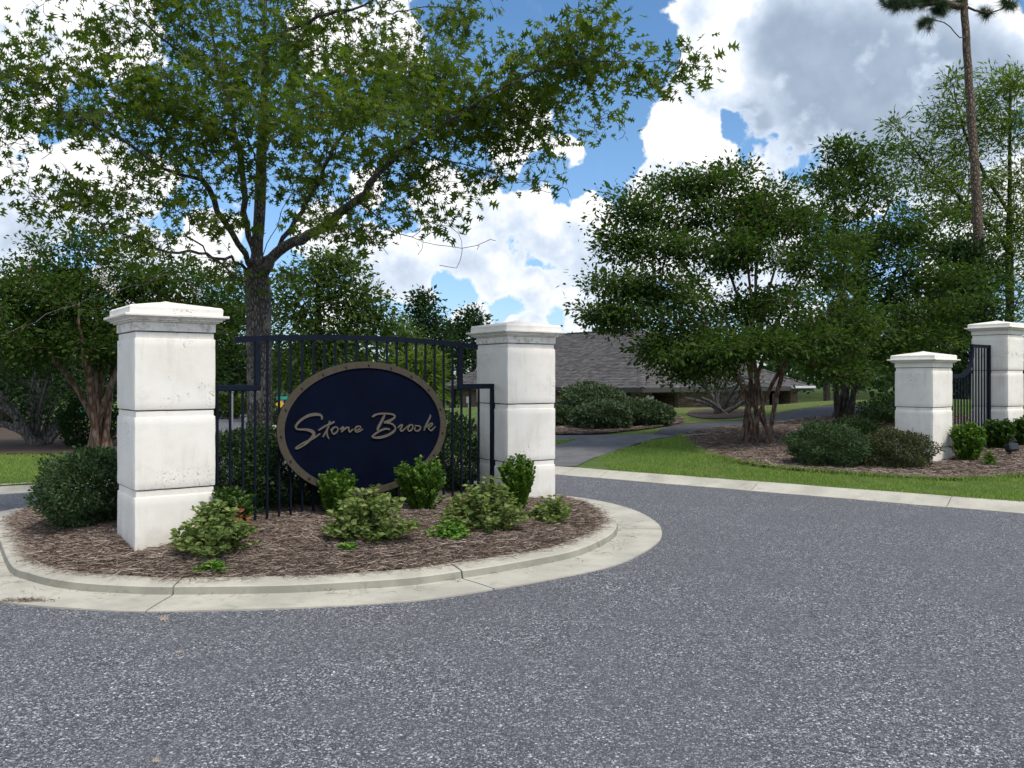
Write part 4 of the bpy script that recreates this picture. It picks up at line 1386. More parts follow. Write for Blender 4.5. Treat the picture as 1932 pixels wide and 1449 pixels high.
oak_blobs = [
 (45, 150, 85, 60, 8.2, 0.6, 55), (60, 210, 90, 45, 9.5, 0.8, 45), (180, 130, 110, 60, 8.6, 1.0, 85), (230, 200, 120, 55, 8.8, 0.9, 90), (120, 235, 90, 35, 8.2, 0.6, 40),
 (330, 180, 100, 70, 9.2, 1.2, 95), (180, 40, 70, 50, 9.0, 0.8, 40), (290, 60, 90, 70, 9.4, 1.0, 70), (400, 60, 90, 80, 10, 1.2, 85), (390, 250, 80, 55, 9.4, 0.9, 70),
 (300, 290, 90, 45, 10, 1.0, 45), (420, 330, 90, 45, 9.6, 0.9, 70), (190, 370, 85, 36, 8.8, 0.6, 45), (130, 345, 50, 22, 8.6, 0.5, 14), (60, 350, 50, 22, 8.4, 0.4, 10), (40, 395, 40, 25, 8.2, 0.4, 10),
 (290, 375, 70, 30, 9.2, 0.7, 26), (380, 395, 60, 30, 9.2, 0.6, 28), (200, 440, 90, 26, 8.5, 0.6, 22), (300, 455, 60, 25, 9.0, 0.5, 14), (0, 215, 60, 60, 8.5, 0.7, 24), (15, 270, 50, 25, 8.3, 0.4, 10),
 (470, 150, 90, 100, 9.6, 1.2, 80), (520, 60, 80, 80, 10.2, 1.3, 80), (480, 250, 90, 50, 9.4, 0.9, 46), (560, 240, 80, 60, 9.0, 0.9, 65), (600, 60, 100, 70, 10.4, 1.2, 90),
 (640, 150, 100, 65, 9.6, 1.2, 95), (680, 225, 85, 55, 7.6, 0.5, 75), (690, 20, 50, 30, 9.8, 0.8, 20), (760, 90, 70, 60, 10.2, 0.9, 55), (720, 130, 70, 50, 9.6, 0.8, 45), (840, 40, 60, 40, 9.9, 0.7, 28), (870, 50, 40, 40, 9.6, 0.5, 16),
 (740, 190, 90, 60, 9.0, 0.9, 75), (800, 160, 80, 60, 9.2, 0.9, 65), (850, 130, 80, 50, 8.8, 0.8, 55), (870, 210, 80, 50, 8.6, 0.7, 60), (780, 260, 80, 40, 8.8, 0.7, 48), (940, 150, 80, 55, 8.2, 0.7, 62),
 (1000, 190, 80, 40, 8.4, 0.6, 48), (1030, 110, 75, 40, 7.9, 0.6, 48), (1110, 110, 60, 40, 7.7, 0.5, 34), (1110, 50, 32, 45, 7.7, 0.4, 24), (1060, 90, 40, 40, 7.8, 0.4, 18), (1200, 112, 45, 16, 7.5, 0.25, 11), (1270, 125, 55, 20, 7.4, 0.3, 14), (1325, 122, 20, 18, 7.35, 0.2, 6),
 (1070, 220, 70, 32, 8.7, 0.5, 36), (1130, 235, 35, 25, 8.8, 0.4, 12), (960, 255, 90, 32, 8.8, 0.6, 36), (880, 260, 80, 30, 9.0, 0.6, 34), (1000, 290, 60, 24, 9.0, 0.4, 16),
 (820, 310, 70, 25, 8.9, 0.5, 22), (930, 330, 70, 22, 8.9, 0.4, 18), (1010, 335, 45, 18, 9.0, 0.3, 8), (740, 310, 70, 45, 9.2, 0.7, 34), (850, 345, 60, 18, 9.4, 0.4, 12),
 (655, 430, 50, 38, 9.2, 0.6, 46), (620, 410, 50, 40, 9.4, 0.6, 30), (720, 360, 50, 45, 9.2, 0.6, 24), (780, 390, 50, 45, 9.0, 0.5, 22), (810, 430, 30, 35, 8.9, 0.4, 14), (760, 350, 50, 30, 9.2, 0.5, 16),
 (600, 330, 60, 50, 9.9, 0.7, 34), (570, 390, 50, 40, 10.4, 0.6, 18), (640, 270, 70, 50, 9.6, 0.8, 48), (430, 430, 50, 30, 9.8, 0.5, 14), (560, 330, 50, 60, 11, 0.6, 16),
 (470, -80, 200, 90, 10, 1.8, 110), (250, -60, 140, 70, 9.2, 1.4, 60), (680, -80, 160, 70, 10.2, 1.5, 70), (500, -250, 190, 90, 10.3, 1.8, 90), (520, 120, 120, 110, 12.4, 0.9, 60), (330, 170, 130, 80, 12.2, 0.9, 45),
 (480, 520, 60, 25, 9.8, 0.5, 10), (540, 520, 40, 25, 10.6, 0.5, 10),
]
bare = np.array([at(1078, 372, 9.0), at(1060, 352, 9.0), at(900, 470, 8.8), at(935, 452, 8.8), at(870, 455, 8.8), at(830, 500, 8.8), at(860, 505, 8.8), at(790, 480, 8.9), at(20, 310, 8.2), at(80, 300, 8.3),
                 at(100, 280, 8.4), at(0, 262, 8), at(340, 445, 9.1), at(300, 500, 8.6), at(240, 530, 8.0), at(180, 580, 7.8), at(130, 560, 7.6), at(350, 520, 9), at(360, 425, 9.4), at(560, 350, 10.2), at(530, 400, 10.6),
                 at(640, 520, 9.8), at(700, 560, 9.6), at(730, 480, 9.0), at(690, 470, 9.1), at(620, 500, 10), at(400, 560, 9.8), at(330, 560, 9.4), at(300, 470, 9), at(270, 560, 9)])
tree('oak_tree', 'large spreading oak with lobed leaves behind the oval sign fence', 'tree', ob, oak_limbs, oak_blobs, 'oak', M['oak_leaf'], M['oak_bark'],
     0.148, 0.0042, per=3.2, spread=0.095, size=0.082, step=0.14, nodes=2, thin=0.30, slim=0.48, spray=(5, 0.13, 0.05), wander=0.022, up=0.30, droop=0.25, nrand=0.85, extra_bare=bare, sag=0.02)

# ================================================================== CRAPE MYRTLES
def fan(base, tops, mid=0.5, spread=0.10):
    L = []
    b = np.asarray(base)
    for i, t in enumerate(tops):
        t = np.asarray(t)
        a = 2 * np.pi * i / len(tops)
        s = b + np.array([math.cos(a) * spread, math.sin(a) * spread, 0])
        m_ = s + (t - s) * 0.45
        m_[:2] = s[:2] + (t[:2] - s[:2]) * 0.30
        q = s + (t - s) * 0.75
        q[:2] = s[:2] + (t[:2] - s[:2]) * 0.62
        L.append([b if i == 0 else s, m_, q, t])
    return L
def multi_tree(label, base, tops, blobs_, leaf, lm, bm_, r_stem, per, spread, size, step=0.2, name='crape_myrtle', cat='tree', nodes=3, group=None, bare_=None, spread0=0.12, flower=None, r_tip=0.004, spray=(6, 0.22, 0.07)):
    t = thing(name, label, cat, tuple(base), 0, group)
    limbs = fan(base, tops, spread=spread0)
    tips = in_blobs(blobs_, spray=spray)
    # every stem is rooted at the ground
    pos, par, rads = [], [], []
    PPs, ends_all, DDs = [], [], []
    own = np.argmin(np.stack([np.min(np.linalg.norm(tips[:, None] - np.array(catmull(L, 6))[None], axis=2), axis=1) for L in limbs]), axis=0)
    V, Pn, Rn = [], [], []
    off = 0
    for i, L in enumerate(limbs):
        tp = tips[own == i]
        if len(tp) == 0:
            tp = np.array([L[-1] + np.array([0, 0, 0.2])])
        PP, PA, DD, rad, ends = grow([L], tp, step, r_tip, r_stem * (0.75 + 0.5 * rng.random()), 0.03, 0.0, 0.45)
        h = PP[:, 2] - base[2]
        rad = np.where(PA >= -1, np.power(rad / rad[0], 1.25) * rad[0], rad)
        rad = np.maximum(rad, r_tip * 0.8) * (1 + 0.3 * np.exp(-np.maximum(h, 0) / 0.15))
        V.append(PP); Rn.append(rad)
        Pn.append(np.where(PA >= 0, PA + off, -1))
        ends_all += [[e + off for e in l] for l in ends]
        DDs.append(DD)
        off += len(PP)
    V, Pn, Rn, DDs = np.concatenate(V), np.concatenate(Pn), np.concatenate(Rn), np.concatenate(DDs)
    link('trunk', tubes('trunk', V - np.asarray(base), Pn, Rn), bm_, t)
    a = twig_leaves(V, DDs, ends_all, per, spread, size, leaf, 0.9, 0.05, nodes)
    link('crown', leaf_mesh('crown', a[0] - np.asarray(base), a[1], a[2], a[3], leaf), lm, t, 'stuff')
    if flower:
        ps = []
        for px, py, Y in flower:
            ps.append(at(px, py, Y) + rng.normal(0, 1, (60, 3)) * np.array([0.04, 0.04, 0.08]))
        ps = np.concatenate(ps)
        link('flowers', leaf_mesh('flowers', ps - np.asarray(base), rng.normal(0, 1, ps.shape), rng.normal(0, 1, ps.shape), np.full(len(ps), 0.035), 'round'), M['flower'], t, 'stuff')
    return t
cb = on_ground(1430, 836)
CY = cb[1]
tops = [at(1290, 500, CY - 0.3), at(1345, 440, CY + 0.5), at(1400, 400, CY - 0.6), at(1440, 380, CY + 0.3), at(1490, 430, CY - 0.3), at(1540, 480, CY + 0.6), at(1590, 560, CY - 0.5), at(1340, 620, CY - 1.2), at(1500, 640, CY - 1.2), at(1250, 590, CY + 0.6)]
cr_blobs = [
 (1285, 355, 70, 22, CY, 0.6, 60), (1340, 340, 60, 26, CY, 0.7, 50), (1375, 330, 25, 20, CY, 0.4, 16), (1190, 395, 60, 26, CY - 0.2, 0.6, 50), (1160, 440, 45, 18, CY - 0.3, 0.5, 26), (1260, 410, 90, 35, CY, 0.9, 95), (1380, 400, 100, 45, CY, 1.1, 120),
 (1470, 390, 80, 40, CY + 0.2, 1.0, 85), (1220, 470, 90, 30, CY - 0.3, 0.9, 75), (1150, 480, 30, 12, CY - 0.3, 0.3, 10), (1330, 470, 100, 40, CY - 0.5, 1.2, 110), (1440, 470, 110, 45, CY - 0.3, 1.3, 120), (1170, 545, 80, 24, CY - 0.6, 0.7, 75), (1240, 545, 80, 28, CY - 0.4, 0.9, 75),
 (1130, 590, 45, 13, CY - 0.6, 0.4, 34), (1200, 600, 80, 24, CY - 0.7, 0.8, 75), (1290, 590, 90, 36, CY - 0.8, 1.1, 90), (1255, 645, 50, 14, CY - 0.9, 0.6, 36), (1290, 660, 90, 24, CY - 1.0, 0.9, 95), (1370, 655, 110, 24, CY - 1.3, 0.9, 115), (1470, 645, 100, 26, CY - 1.2, 0.9, 105),
 (1545, 645, 85, 28, CY - 1.0, 0.9, 80), (1300, 700, 45, 14, CY - 1.0, 0.5, 34), (1330, 695, 50, 14, CY - 1.1, 0.5, 34), (1560, 560, 90, 45, CY, 1.2, 85), (1540, 470, 80, 45, CY + 0.2, 1.1, 80), (1400, 570, 90, 40, CY + 0.6, 1.2, 70), (1480, 590, 80, 40, CY - 0.6, 1.2, 70), (1580, 690, 60, 20, CY - 0.9, 0.6, 42), (1610, 620, 60, 30, CY - 0.4, 0.8, 46)]
multi_tree('broad crape myrtle with many peeling trunks in the pine straw bed', cb, tops, cr_blobs, 'oval', M['crape_leaf'], M['crape_bark'], 0.034, 16.0, 0.145, 0.080, group='crape myrtle trees', nodes=3, spread0=0.33,
           flower=[(1465, 480, CY - 1.0), (1468, 487, CY - 1.0)])

c2 = on_ground(1592, 789)
C2 = c2[1]
tops2 = [at(1620, 400, C2), at(1570, 330, C2 + 0.3), at(1680, 380, C2 - 0.4), at(1740, 480, C2 + 0.4), at(1560, 560, C2 - 0.8), at(1700, 600, C2 - 1.0), at(1640, 500, C2 + 1)]
b2 = [(1580, 285, 35, 22, C2, 0.5, 24), (1620, 300, 60, 25, C2, 0.6, 40), (1560, 335, 55, 25, C2, 0.6, 40), (1640, 350, 70, 36, C2, 0.9, 70), (1560, 400, 90, 50, C2, 1.1, 90), (1650, 430, 100, 50, C2, 1.3, 125), (1720, 430, 70, 45, C2, 1.0, 70), (1590, 500, 100, 50, C2, 1.4, 110),
      (1690, 520, 110, 60, C2, 1.4, 150), (1780, 540, 70, 60, C2 - 0.5, 1.0, 90), (1620, 600, 110, 50, C2, 1.4, 120), (1730, 620, 100, 45, C2 - 0.5, 1.2, 115), (1650, 670, 80, 28, C2 - 0.8, 0.8, 75), (1580, 690, 60, 26, C2 - 1.0, 0.6, 46), (1750, 660, 50, 25, C2 - 1, 0.5, 30), (1680, 590, 90, 60, C2 + 1.2, 0.8, 70)]
multi_tree('dark leafy crape myrtle further back, behind the short white pillar', c2, tops2, b2, 'oval', M['crape_leaf'], M['dark_bark'], 0.050, 13.0, 0.14, 0.09, group='crape myrtle trees', nodes=3, spread0=0.2)

c3 = np.array([*at(190, 852, 17)[:2], 0.12])
tops3 = [at(120, 560, 17), at(60, 520, 16.6), at(30, 610, 16.5), at(190, 500, 17), at(250, 520, 17.4), at(310, 560, 17), at(150, 620, 16), at(230, 620, 18)]
b3 = [(50, 520, 90, 40, 16.8, 1.0, 95), (150, 480, 70, 36, 17, 0.8, 60), (60, 455, 30, 12, 17, 0.4, 12), (160, 440, 30, 16, 17, 0.3, 10), (120, 540, 110, 40, 16.8, 1.2, 120), (230, 520, 110, 40, 17, 1.2, 110), (340, 530, 90, 40, 17.2, 1.0, 80), (60, 590, 110, 40, 16.5, 1.2, 120), (170, 600, 110, 40, 16.6, 1.2, 120),
      (120, 650, 110, 36, 16.5, 1.1, 110), (30, 660, 80, 36, 16.5, 1.0, 75), (310, 590, 100, 50, 17, 1.2, 90), (420, 560, 70, 50, 17.4, 0.9, 70), (200, 670, 70, 26, 16.6, 0.7, 46), (430, 640, 60, 50, 17.6, 0.9, 60), (-40, 560, 90, 70, 16.5, 1.2, 80), (330, 680, 90, 50, 17.6, 0.9, 60)]
multi_tree('crape myrtle with white blooms left of the weathered pillar', c3, tops3, b3, 'oval', M['crape_leaf'], M['crape_bark'], 0.052, 13.0, 0.14, 0.083, group='crape myrtle trees', nodes=3, spread0=0.2,
           flower=[(180, 517, 16.2), (200, 523, 16.2), (215, 545, 16.2), (196, 530, 16.2), (375, 553, 16.5)])

# leafless-looking grey shrub trees
def grey_shrub(label, base, w, h, Y, n=16, leaves=260):
    b = np.asarray(base)
    tp = []
    for i in range(n):
        a = math.pi * (0.06 + 0.88 * (i + 0.5) / n)
        tp.append(b + np.array([math.cos(a) * w * rng.uniform(0.7, 1), rng.uniform(-0.5, 0.5) * w, math.sin(a) * h * rng.uniform(0.7, 1.05)]))
    s = F / Y
    blobs_ = [((b[0] / b[1]) * F + CX, HY - (b[2] + h * 0.75 - EYE) * s, w * s, h * 0.55 * s, Y, w * 0.6, leaves)]
    return multi_tree(label, b, tp, blobs_, 'oval', M['dark_leaf'], M['grey_bark'], 0.05, 2.6, 0.13, 0.075, name='grey_shrub', cat='shrub', nodes=2, spread0=0.16, group='grey stemmed shrubs', r_tip=0.006)
grey_shrub('grey shrub with many bare spreading stems on the left lawn bed', [*at(72, 842, 18.2)[:2], 0.12], 1.35, 1.75, 18.2)
grey_shrub('small grey stemmed shrub in a round mulch ring by the house', on_ground(1362, 782), 1.25, 1.7, on_ground(1362, 782)[1], 12, 330)

# ================================================================== BACKGROUND TREES
def bg_tree(name, label, px, Y, blobs_, lm, bk, r, per, spread, size, leaf='oval', zb=None, top=None, step=0.5, group=None, r_tip=0.008, limbs_extra=(), lean=0, nodes=2, aw=0.6):
    z = float(ground(np.array((px - CX) / F * Y), np.array(Y))) if zb is None else zb
    b = np.array([(px - CX) / F * Y, Y, z - 0.1])
    ty = min(bb[1] - bb[3] * 0.6 for bb in blobs_) if top is None else top
    L = [[b, b * 0.5 + 0.5 * at(px + lean * 0.5, ty, Y), at(px + lean, ty, Y)]] + [list(l) for l in limbs_extra]
    return tree(name, label, 'tree', b, L, blobs_, leaf, lm, bk, r, r_tip, per, spread, size, step, nodes, 0.06, 0.7, 0.05, None, group, 0.0, aw)
G_BG = 'trees in the background'
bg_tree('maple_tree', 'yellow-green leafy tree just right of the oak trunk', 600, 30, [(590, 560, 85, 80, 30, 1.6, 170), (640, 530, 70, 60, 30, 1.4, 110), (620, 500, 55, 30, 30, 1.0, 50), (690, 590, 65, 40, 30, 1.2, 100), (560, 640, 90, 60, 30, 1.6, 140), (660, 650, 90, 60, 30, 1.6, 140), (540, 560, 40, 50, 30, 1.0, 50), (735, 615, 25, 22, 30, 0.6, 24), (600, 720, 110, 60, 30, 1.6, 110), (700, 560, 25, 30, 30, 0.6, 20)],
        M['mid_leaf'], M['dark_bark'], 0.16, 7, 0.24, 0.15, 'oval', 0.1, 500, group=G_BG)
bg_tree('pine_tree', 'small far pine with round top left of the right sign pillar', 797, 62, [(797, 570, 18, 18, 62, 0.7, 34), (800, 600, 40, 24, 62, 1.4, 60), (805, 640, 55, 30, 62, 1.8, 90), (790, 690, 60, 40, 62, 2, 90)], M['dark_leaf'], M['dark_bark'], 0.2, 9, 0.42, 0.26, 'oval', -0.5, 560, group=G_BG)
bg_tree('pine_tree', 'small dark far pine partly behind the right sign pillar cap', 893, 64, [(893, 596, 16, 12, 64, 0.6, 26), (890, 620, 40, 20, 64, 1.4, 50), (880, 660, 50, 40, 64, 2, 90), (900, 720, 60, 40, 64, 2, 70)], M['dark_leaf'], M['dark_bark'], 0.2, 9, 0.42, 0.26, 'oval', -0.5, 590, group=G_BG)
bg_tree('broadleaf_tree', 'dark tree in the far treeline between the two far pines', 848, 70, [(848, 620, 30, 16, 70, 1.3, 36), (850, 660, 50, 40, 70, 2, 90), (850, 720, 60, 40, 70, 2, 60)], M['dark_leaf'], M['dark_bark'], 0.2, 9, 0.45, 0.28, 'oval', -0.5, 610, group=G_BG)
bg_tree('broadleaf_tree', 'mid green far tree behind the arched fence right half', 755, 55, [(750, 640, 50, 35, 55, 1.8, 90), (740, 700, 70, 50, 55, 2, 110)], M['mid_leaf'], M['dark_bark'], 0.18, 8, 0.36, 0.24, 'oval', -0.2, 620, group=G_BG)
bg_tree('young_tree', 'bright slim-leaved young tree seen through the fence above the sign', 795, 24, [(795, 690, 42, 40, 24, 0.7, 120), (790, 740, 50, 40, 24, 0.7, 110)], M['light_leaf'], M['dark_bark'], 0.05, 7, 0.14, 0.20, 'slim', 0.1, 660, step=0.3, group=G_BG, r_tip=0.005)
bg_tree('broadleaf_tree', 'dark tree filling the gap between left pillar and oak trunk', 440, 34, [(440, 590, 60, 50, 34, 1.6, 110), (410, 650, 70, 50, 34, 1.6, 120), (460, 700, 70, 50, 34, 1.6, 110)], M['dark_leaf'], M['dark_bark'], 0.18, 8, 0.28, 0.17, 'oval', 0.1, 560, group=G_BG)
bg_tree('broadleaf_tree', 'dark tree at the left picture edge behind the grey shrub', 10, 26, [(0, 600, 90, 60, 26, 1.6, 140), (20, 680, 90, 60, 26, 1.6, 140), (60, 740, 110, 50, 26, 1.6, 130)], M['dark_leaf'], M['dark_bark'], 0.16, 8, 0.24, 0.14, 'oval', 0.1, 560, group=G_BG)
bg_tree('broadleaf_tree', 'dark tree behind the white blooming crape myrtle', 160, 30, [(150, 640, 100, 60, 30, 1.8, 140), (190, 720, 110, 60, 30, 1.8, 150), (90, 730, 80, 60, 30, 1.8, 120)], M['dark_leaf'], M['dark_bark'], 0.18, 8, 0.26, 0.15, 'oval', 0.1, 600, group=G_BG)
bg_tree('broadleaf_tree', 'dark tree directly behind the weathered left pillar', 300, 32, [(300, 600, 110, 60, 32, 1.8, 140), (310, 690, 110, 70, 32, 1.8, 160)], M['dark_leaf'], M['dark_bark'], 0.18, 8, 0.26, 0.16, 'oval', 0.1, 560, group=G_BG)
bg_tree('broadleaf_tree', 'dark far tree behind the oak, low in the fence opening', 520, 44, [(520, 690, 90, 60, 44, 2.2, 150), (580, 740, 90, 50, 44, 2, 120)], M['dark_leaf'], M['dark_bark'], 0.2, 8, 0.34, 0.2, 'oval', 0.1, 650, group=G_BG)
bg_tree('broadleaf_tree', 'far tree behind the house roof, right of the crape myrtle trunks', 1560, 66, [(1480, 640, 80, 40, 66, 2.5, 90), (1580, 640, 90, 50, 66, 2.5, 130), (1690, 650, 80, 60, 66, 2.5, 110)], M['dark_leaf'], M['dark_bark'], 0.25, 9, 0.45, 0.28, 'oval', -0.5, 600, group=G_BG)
bg_tree('cedar_tree', 'dense dark cedar between the crape myrtles and tall pine', 1815, 25, [(1800, 470, 70, 30, 25, 1.0, 110), (1830, 520, 60, 50, 25, 1.2, 170), (1790, 580, 80, 55, 25, 1.3, 190), (1840, 620, 50, 55, 25, 1.2, 150), (1760, 640, 70, 50, 25, 1.2, 130), (1800, 700, 90, 50, 25, 1.3, 150)], M['dark_leaf'], M['dark_bark'], 0.16, 9, 0.19, 0.12, 'oval', None, 450, group=G_BG)
PX = 27.0
bg_tree('pecan_tree', 'tall airy light green tree at the right edge behind the tall pillar', 1905, PX,
        [(1900, 160, 60, 36, PX, 1.0, 50), (1860, 190, 40, 30, PX, 0.8, 26), (1800, 150, 22, 22, PX, 0.5, 14), (1790, 220, 55, 40, PX, 0.9, 46), (1870, 250, 70, 45, PX, 1.2, 70), (1940, 230, 60, 60, PX, 1.2, 55), (1690, 240, 18, 18, PX, 0.4, 9), (1710, 285, 55, 26, PX, 0.9, 34), (1790, 300, 55, 32, PX, 0.9, 40),
         (1750, 340, 60, 30, PX, 1.0, 40), (1830, 350, 70, 36, PX, 1.1, 55), (1920, 340, 60, 50, PX, 1.2, 65), (1790, 400, 70, 30, PX, 1.0, 44), (1880, 420, 80, 45, PX, 1.2, 75), (1940, 450, 50, 60, PX, 1.1, 55), (1840, 470, 70, 26, PX, 0.9, 36), (1900, 520, 50, 40, PX, 0.9, 40), (1920, 590, 60, 40, PX, 1.0, 44)],
        M['light_leaf'], M['dark_bark'], 0.13, 12, 0.19, 0.16, 'slim', None, 130, step=0.4, group=G_BG, nodes=3,
        limbs_extra=[pl((1905, 480, PX), (1860, 420, PX), (1800, 360, PX), (1740, 300, PX), (1695, 245, PX)), pl((1905, 400, PX), (1860, 330, PX), (1815, 240, PX), (1800, 160, PX)), pl((1905, 560, PX), (1860, 520, PX), (1790, 460, PX)), pl((1905, 600, PX), (1925, 560, PX), (1950, 500, PX))])

# tall pine: trunk leans a little, needles in tufts near the top of the frame
PY = 25.0
pb = np.array([*at(1852, 760, PY)[:2], 0.0])
pb[2] = float(ground(pb[0], pb[1])) - 0.1
pt = thing('pine_tree', 'tall straight pine rising out of frame at the upper right', 'tree', tuple(pb), 0, G_BG)
limbs = [[pb] + pl((1851, 620, PY), (1848, 500, PY), (1842, 370, PY), (1833, 230, PY), (1824, 90, PY), (1818, -20, PY), (1812, -160, PY), (1808, -330, PY), (1806, -430, PY)),
         pl((1822, 75, PY), (1805, 62, PY - 0.3), (1785, 48, PY - 0.6), (1765, 38, PY - 0.8)), pl((1818, 18, PY), (1790, 6, PY - 0.3), (1740, 8, PY - 0.8), (1690, 12, PY - 1.2), (1665, 14, PY - 1.4)),
         pl((1818, 10, PY), (1850, 24, PY), (1880, 22, PY), (1905, 10, PY))]
ptips = in_blobs([(1690, 6, 36, 12, PY - 1.2, 0.4, 16), (1740, 0, 30, 14, PY - 0.8, 0.4, 14), (1770, 14, 22, 12, PY - 0.5, 0.3, 9), (1750, 45, 14, 9, PY - 0.9, 0.2, 5), (1795, 8, 20, 10, PY, 0.3, 6), (1865, 22, 14, 8, PY, 0.2, 4), (1900, 10, 14, 10, PY, 0.3, 6),
                  (1720, -60, 90, 40, PY, 1.2, 34), (1890, -70, 80, 40, PY, 1.2, 30), (1810, -200, 110, 60, PY, 1.5, 50), (1808, -340, 80, 70, PY, 1.2, 40)])
PP, PA, DD, rad, ends = grow(limbs, ptips, 0.3, 0.007, 0.21, 0.03)
rad = np.maximum(rad, np.where(PA < len(PP), 0, 0))
main = np.arange(len(rad))
h = (PP[:, 2] - pb[2])
onmain = np.abs(PP[:, 0] - np.interp(PP[:, 2], [p[2] for p in limbs[0]], [p[0] for p in limbs[0]])) < 0.12
rad = np.where(onmain & (np.abs(PP[:, 1] - PY) < 0.2), np.interp(h, [0, 4, 8, 12, 18], [0.185, 0.150, 0.118, 0.10, 0.05]), rad)
link('trunk', tubes('trunk', PP - pb, PA, rad), M['pine_bark'], pt)
ps, ds = [], []
for lst in ends:
    e = PP[lst[-1]]
    for c_ in (e, PP[lst[max(-2, -len(lst))]]):
        n_ = 120
        d = unit(rng.normal(0, 1, (n_, 3)) + DD[lst[-1]] * 0.9)
        ps.append(c_ + rng.normal(0, 0.03, (n_, 3)))
        ds.append(d)
ps, ds = np.concatenate(ps), np.concatenate(ds)
nv, nf, _ = LEAF['needle']
link('crown', leaf_mesh('crown', ps - pb, ds, rng.normal(0, 1, ps.shape), 0.30 * rng.uniform(0.7, 1.1, len(ps)), 'needle'), M['pine_leaf'], pt, 'stuff')

# distant woodland closing the horizon
def far_wood():
    n = 70000
    ang = rng.uniform(-1.25, 1.25, n)
    R_ = rng.uniform(95, 135, n)
    X, Y = np.sin(ang) * R_, np.cos(ang) * R_
    top = 4.3 + 1.8 * np.sin(ang * 23) + 1.3 * np.sin(ang * 57 + 1) + 0.8 * np.sin(ang * 131)
    Z = np.power(rng.random(n), 0.7) * top
    pos = np.stack([X, Y, Z], -1)
    return leaf_mesh('far_wood', pos, rng.normal(0, 1, (n, 3)), rng.normal(0, 1, (n, 3)), rng.uniform(0.35, 0.75, n), 'round')
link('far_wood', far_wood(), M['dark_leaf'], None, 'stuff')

# ================================================================== SHRUBS
def shrub(label, c, r, n, size, leaf, lm, name='shrub', group=None, lump=0.14, flat=0.0, cat='shrub', zlow=-0.97, shoots=0):
    """rounded clipped shrub: c is the ground point under its middle, r its half sizes; stems and a deep shell of leaves"""
    c = np.asarray(c, dtype=float)
    t = thing(name, label, cat, tuple(c), 0, group)
    v = unit(rng.normal(0, 1, (int(n * 1.7), 3)))
    v = v[v[:, 2] > zlow][:n]
    ph = rng.uniform(0, 6, 6)
    lum = 1 + lump * (np.sin(v[:, 0] * 4 + ph[0]) * np.sin(v[:, 1] * 4 + ph[1]) + 0.6 * np.sin(v[:, 2] * 7 + ph[2] + v[:, 0] * 5) + 0.5 * np.sin(v[:, 0] * 11 + ph[3]) * np.sin(v[:, 2] * 9 + v[:, 1] * 8 + ph[4]))
    dep = 1 - 0.42 * np.power(rng.random(len(v)), 2.2) + rng.normal(0, 0.018, len(v))
    sh = unit(rng.normal(0, 1, (90, 3)))
    near = np.max(v @ sh.T, axis=1)
    dep = dep * (1 + 0.15 * np.clip((near - 0.984) / 0.016, 0, 1) * rng.random(len(v)))
    rr = np.asarray(r)
    hc = rr[2] * 0.62
    p = v * lum[:, None] * dep[:, None] * rr * np.array([1, 1, 0.5])
    p[:, 2] = p[:, 2] * np.where(p[:, 2] > 0, (2 * rr[2] - hc) / rr[2], hc / (rr[2] * 0.5) * 1.0) + hc
    k = p[:, 2] > 0.01
    p, v = p[k], v[k]
    d = unit(v + rng.normal(0, 0.7, v.shape) + np.array([0, 0, 0.25]))
    nn = v + rng.normal(0, 0.6, v.shape) + np.array([0, 0, 0.4])
    link('foliage', leaf_mesh('foliage', p, d, nn, size * rng.uniform(0.6, 1.35, len(p)), leaf), lm, t, 'stuff')
    # stems
    m_ = 16
    P_, A_ = [], []
    for i in range(m_):
        a = 2 * np.pi * i / m_ + rng.uniform(0, 0.4)
        q = rng.uniform(0.45, 0.9)
        e = np.array([math.cos(a) * rr[0] * q, math.sin(a) * rr[1] * q, rr[2] * rng.uniform(0.6, 1.5)])
        b = np.array([math.cos(a) * 0.05, math.sin(a) * 0.05, -0.03])
        base_i = len(P_)
        for j, s in enumerate((0, 0.35, 0.7, 1.0)):
            P_.append(b + (e - b) * s + np.array([0, 0, 0.10 * rr[2] * s * (1 - s)]))
            A_.append(-1 if j == 0 else base_i + j - 1)
    rd = np.tile([0.012, 0.009, 0.006, 0.003], m_)
    link('stems', tubes('stems', np.array(P_), np.array(A_), rd), M['stem'], t)
    return t
G_H = 'rounded shrubs'
def mnd(x, y):
    return np.array([x, y, float(mound(np.array([x]), np.array([y]))[0]) - 0.02])
# hedge shrubs on the island
q = at(158, 990, 7.75)
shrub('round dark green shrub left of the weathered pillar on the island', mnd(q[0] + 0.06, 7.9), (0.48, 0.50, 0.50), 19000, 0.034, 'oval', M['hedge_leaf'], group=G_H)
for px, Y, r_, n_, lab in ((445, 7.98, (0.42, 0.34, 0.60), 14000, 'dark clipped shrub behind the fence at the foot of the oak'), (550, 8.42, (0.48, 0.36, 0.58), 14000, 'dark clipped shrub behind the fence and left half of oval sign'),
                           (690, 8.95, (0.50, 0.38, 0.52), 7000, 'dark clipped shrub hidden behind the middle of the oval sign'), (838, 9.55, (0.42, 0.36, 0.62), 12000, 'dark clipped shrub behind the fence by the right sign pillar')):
    shrub(lab, mnd((px - CX) / F * Y, Y), r_, n_, 0.034, 'oval', M['hedge_leaf'], group=G_H)
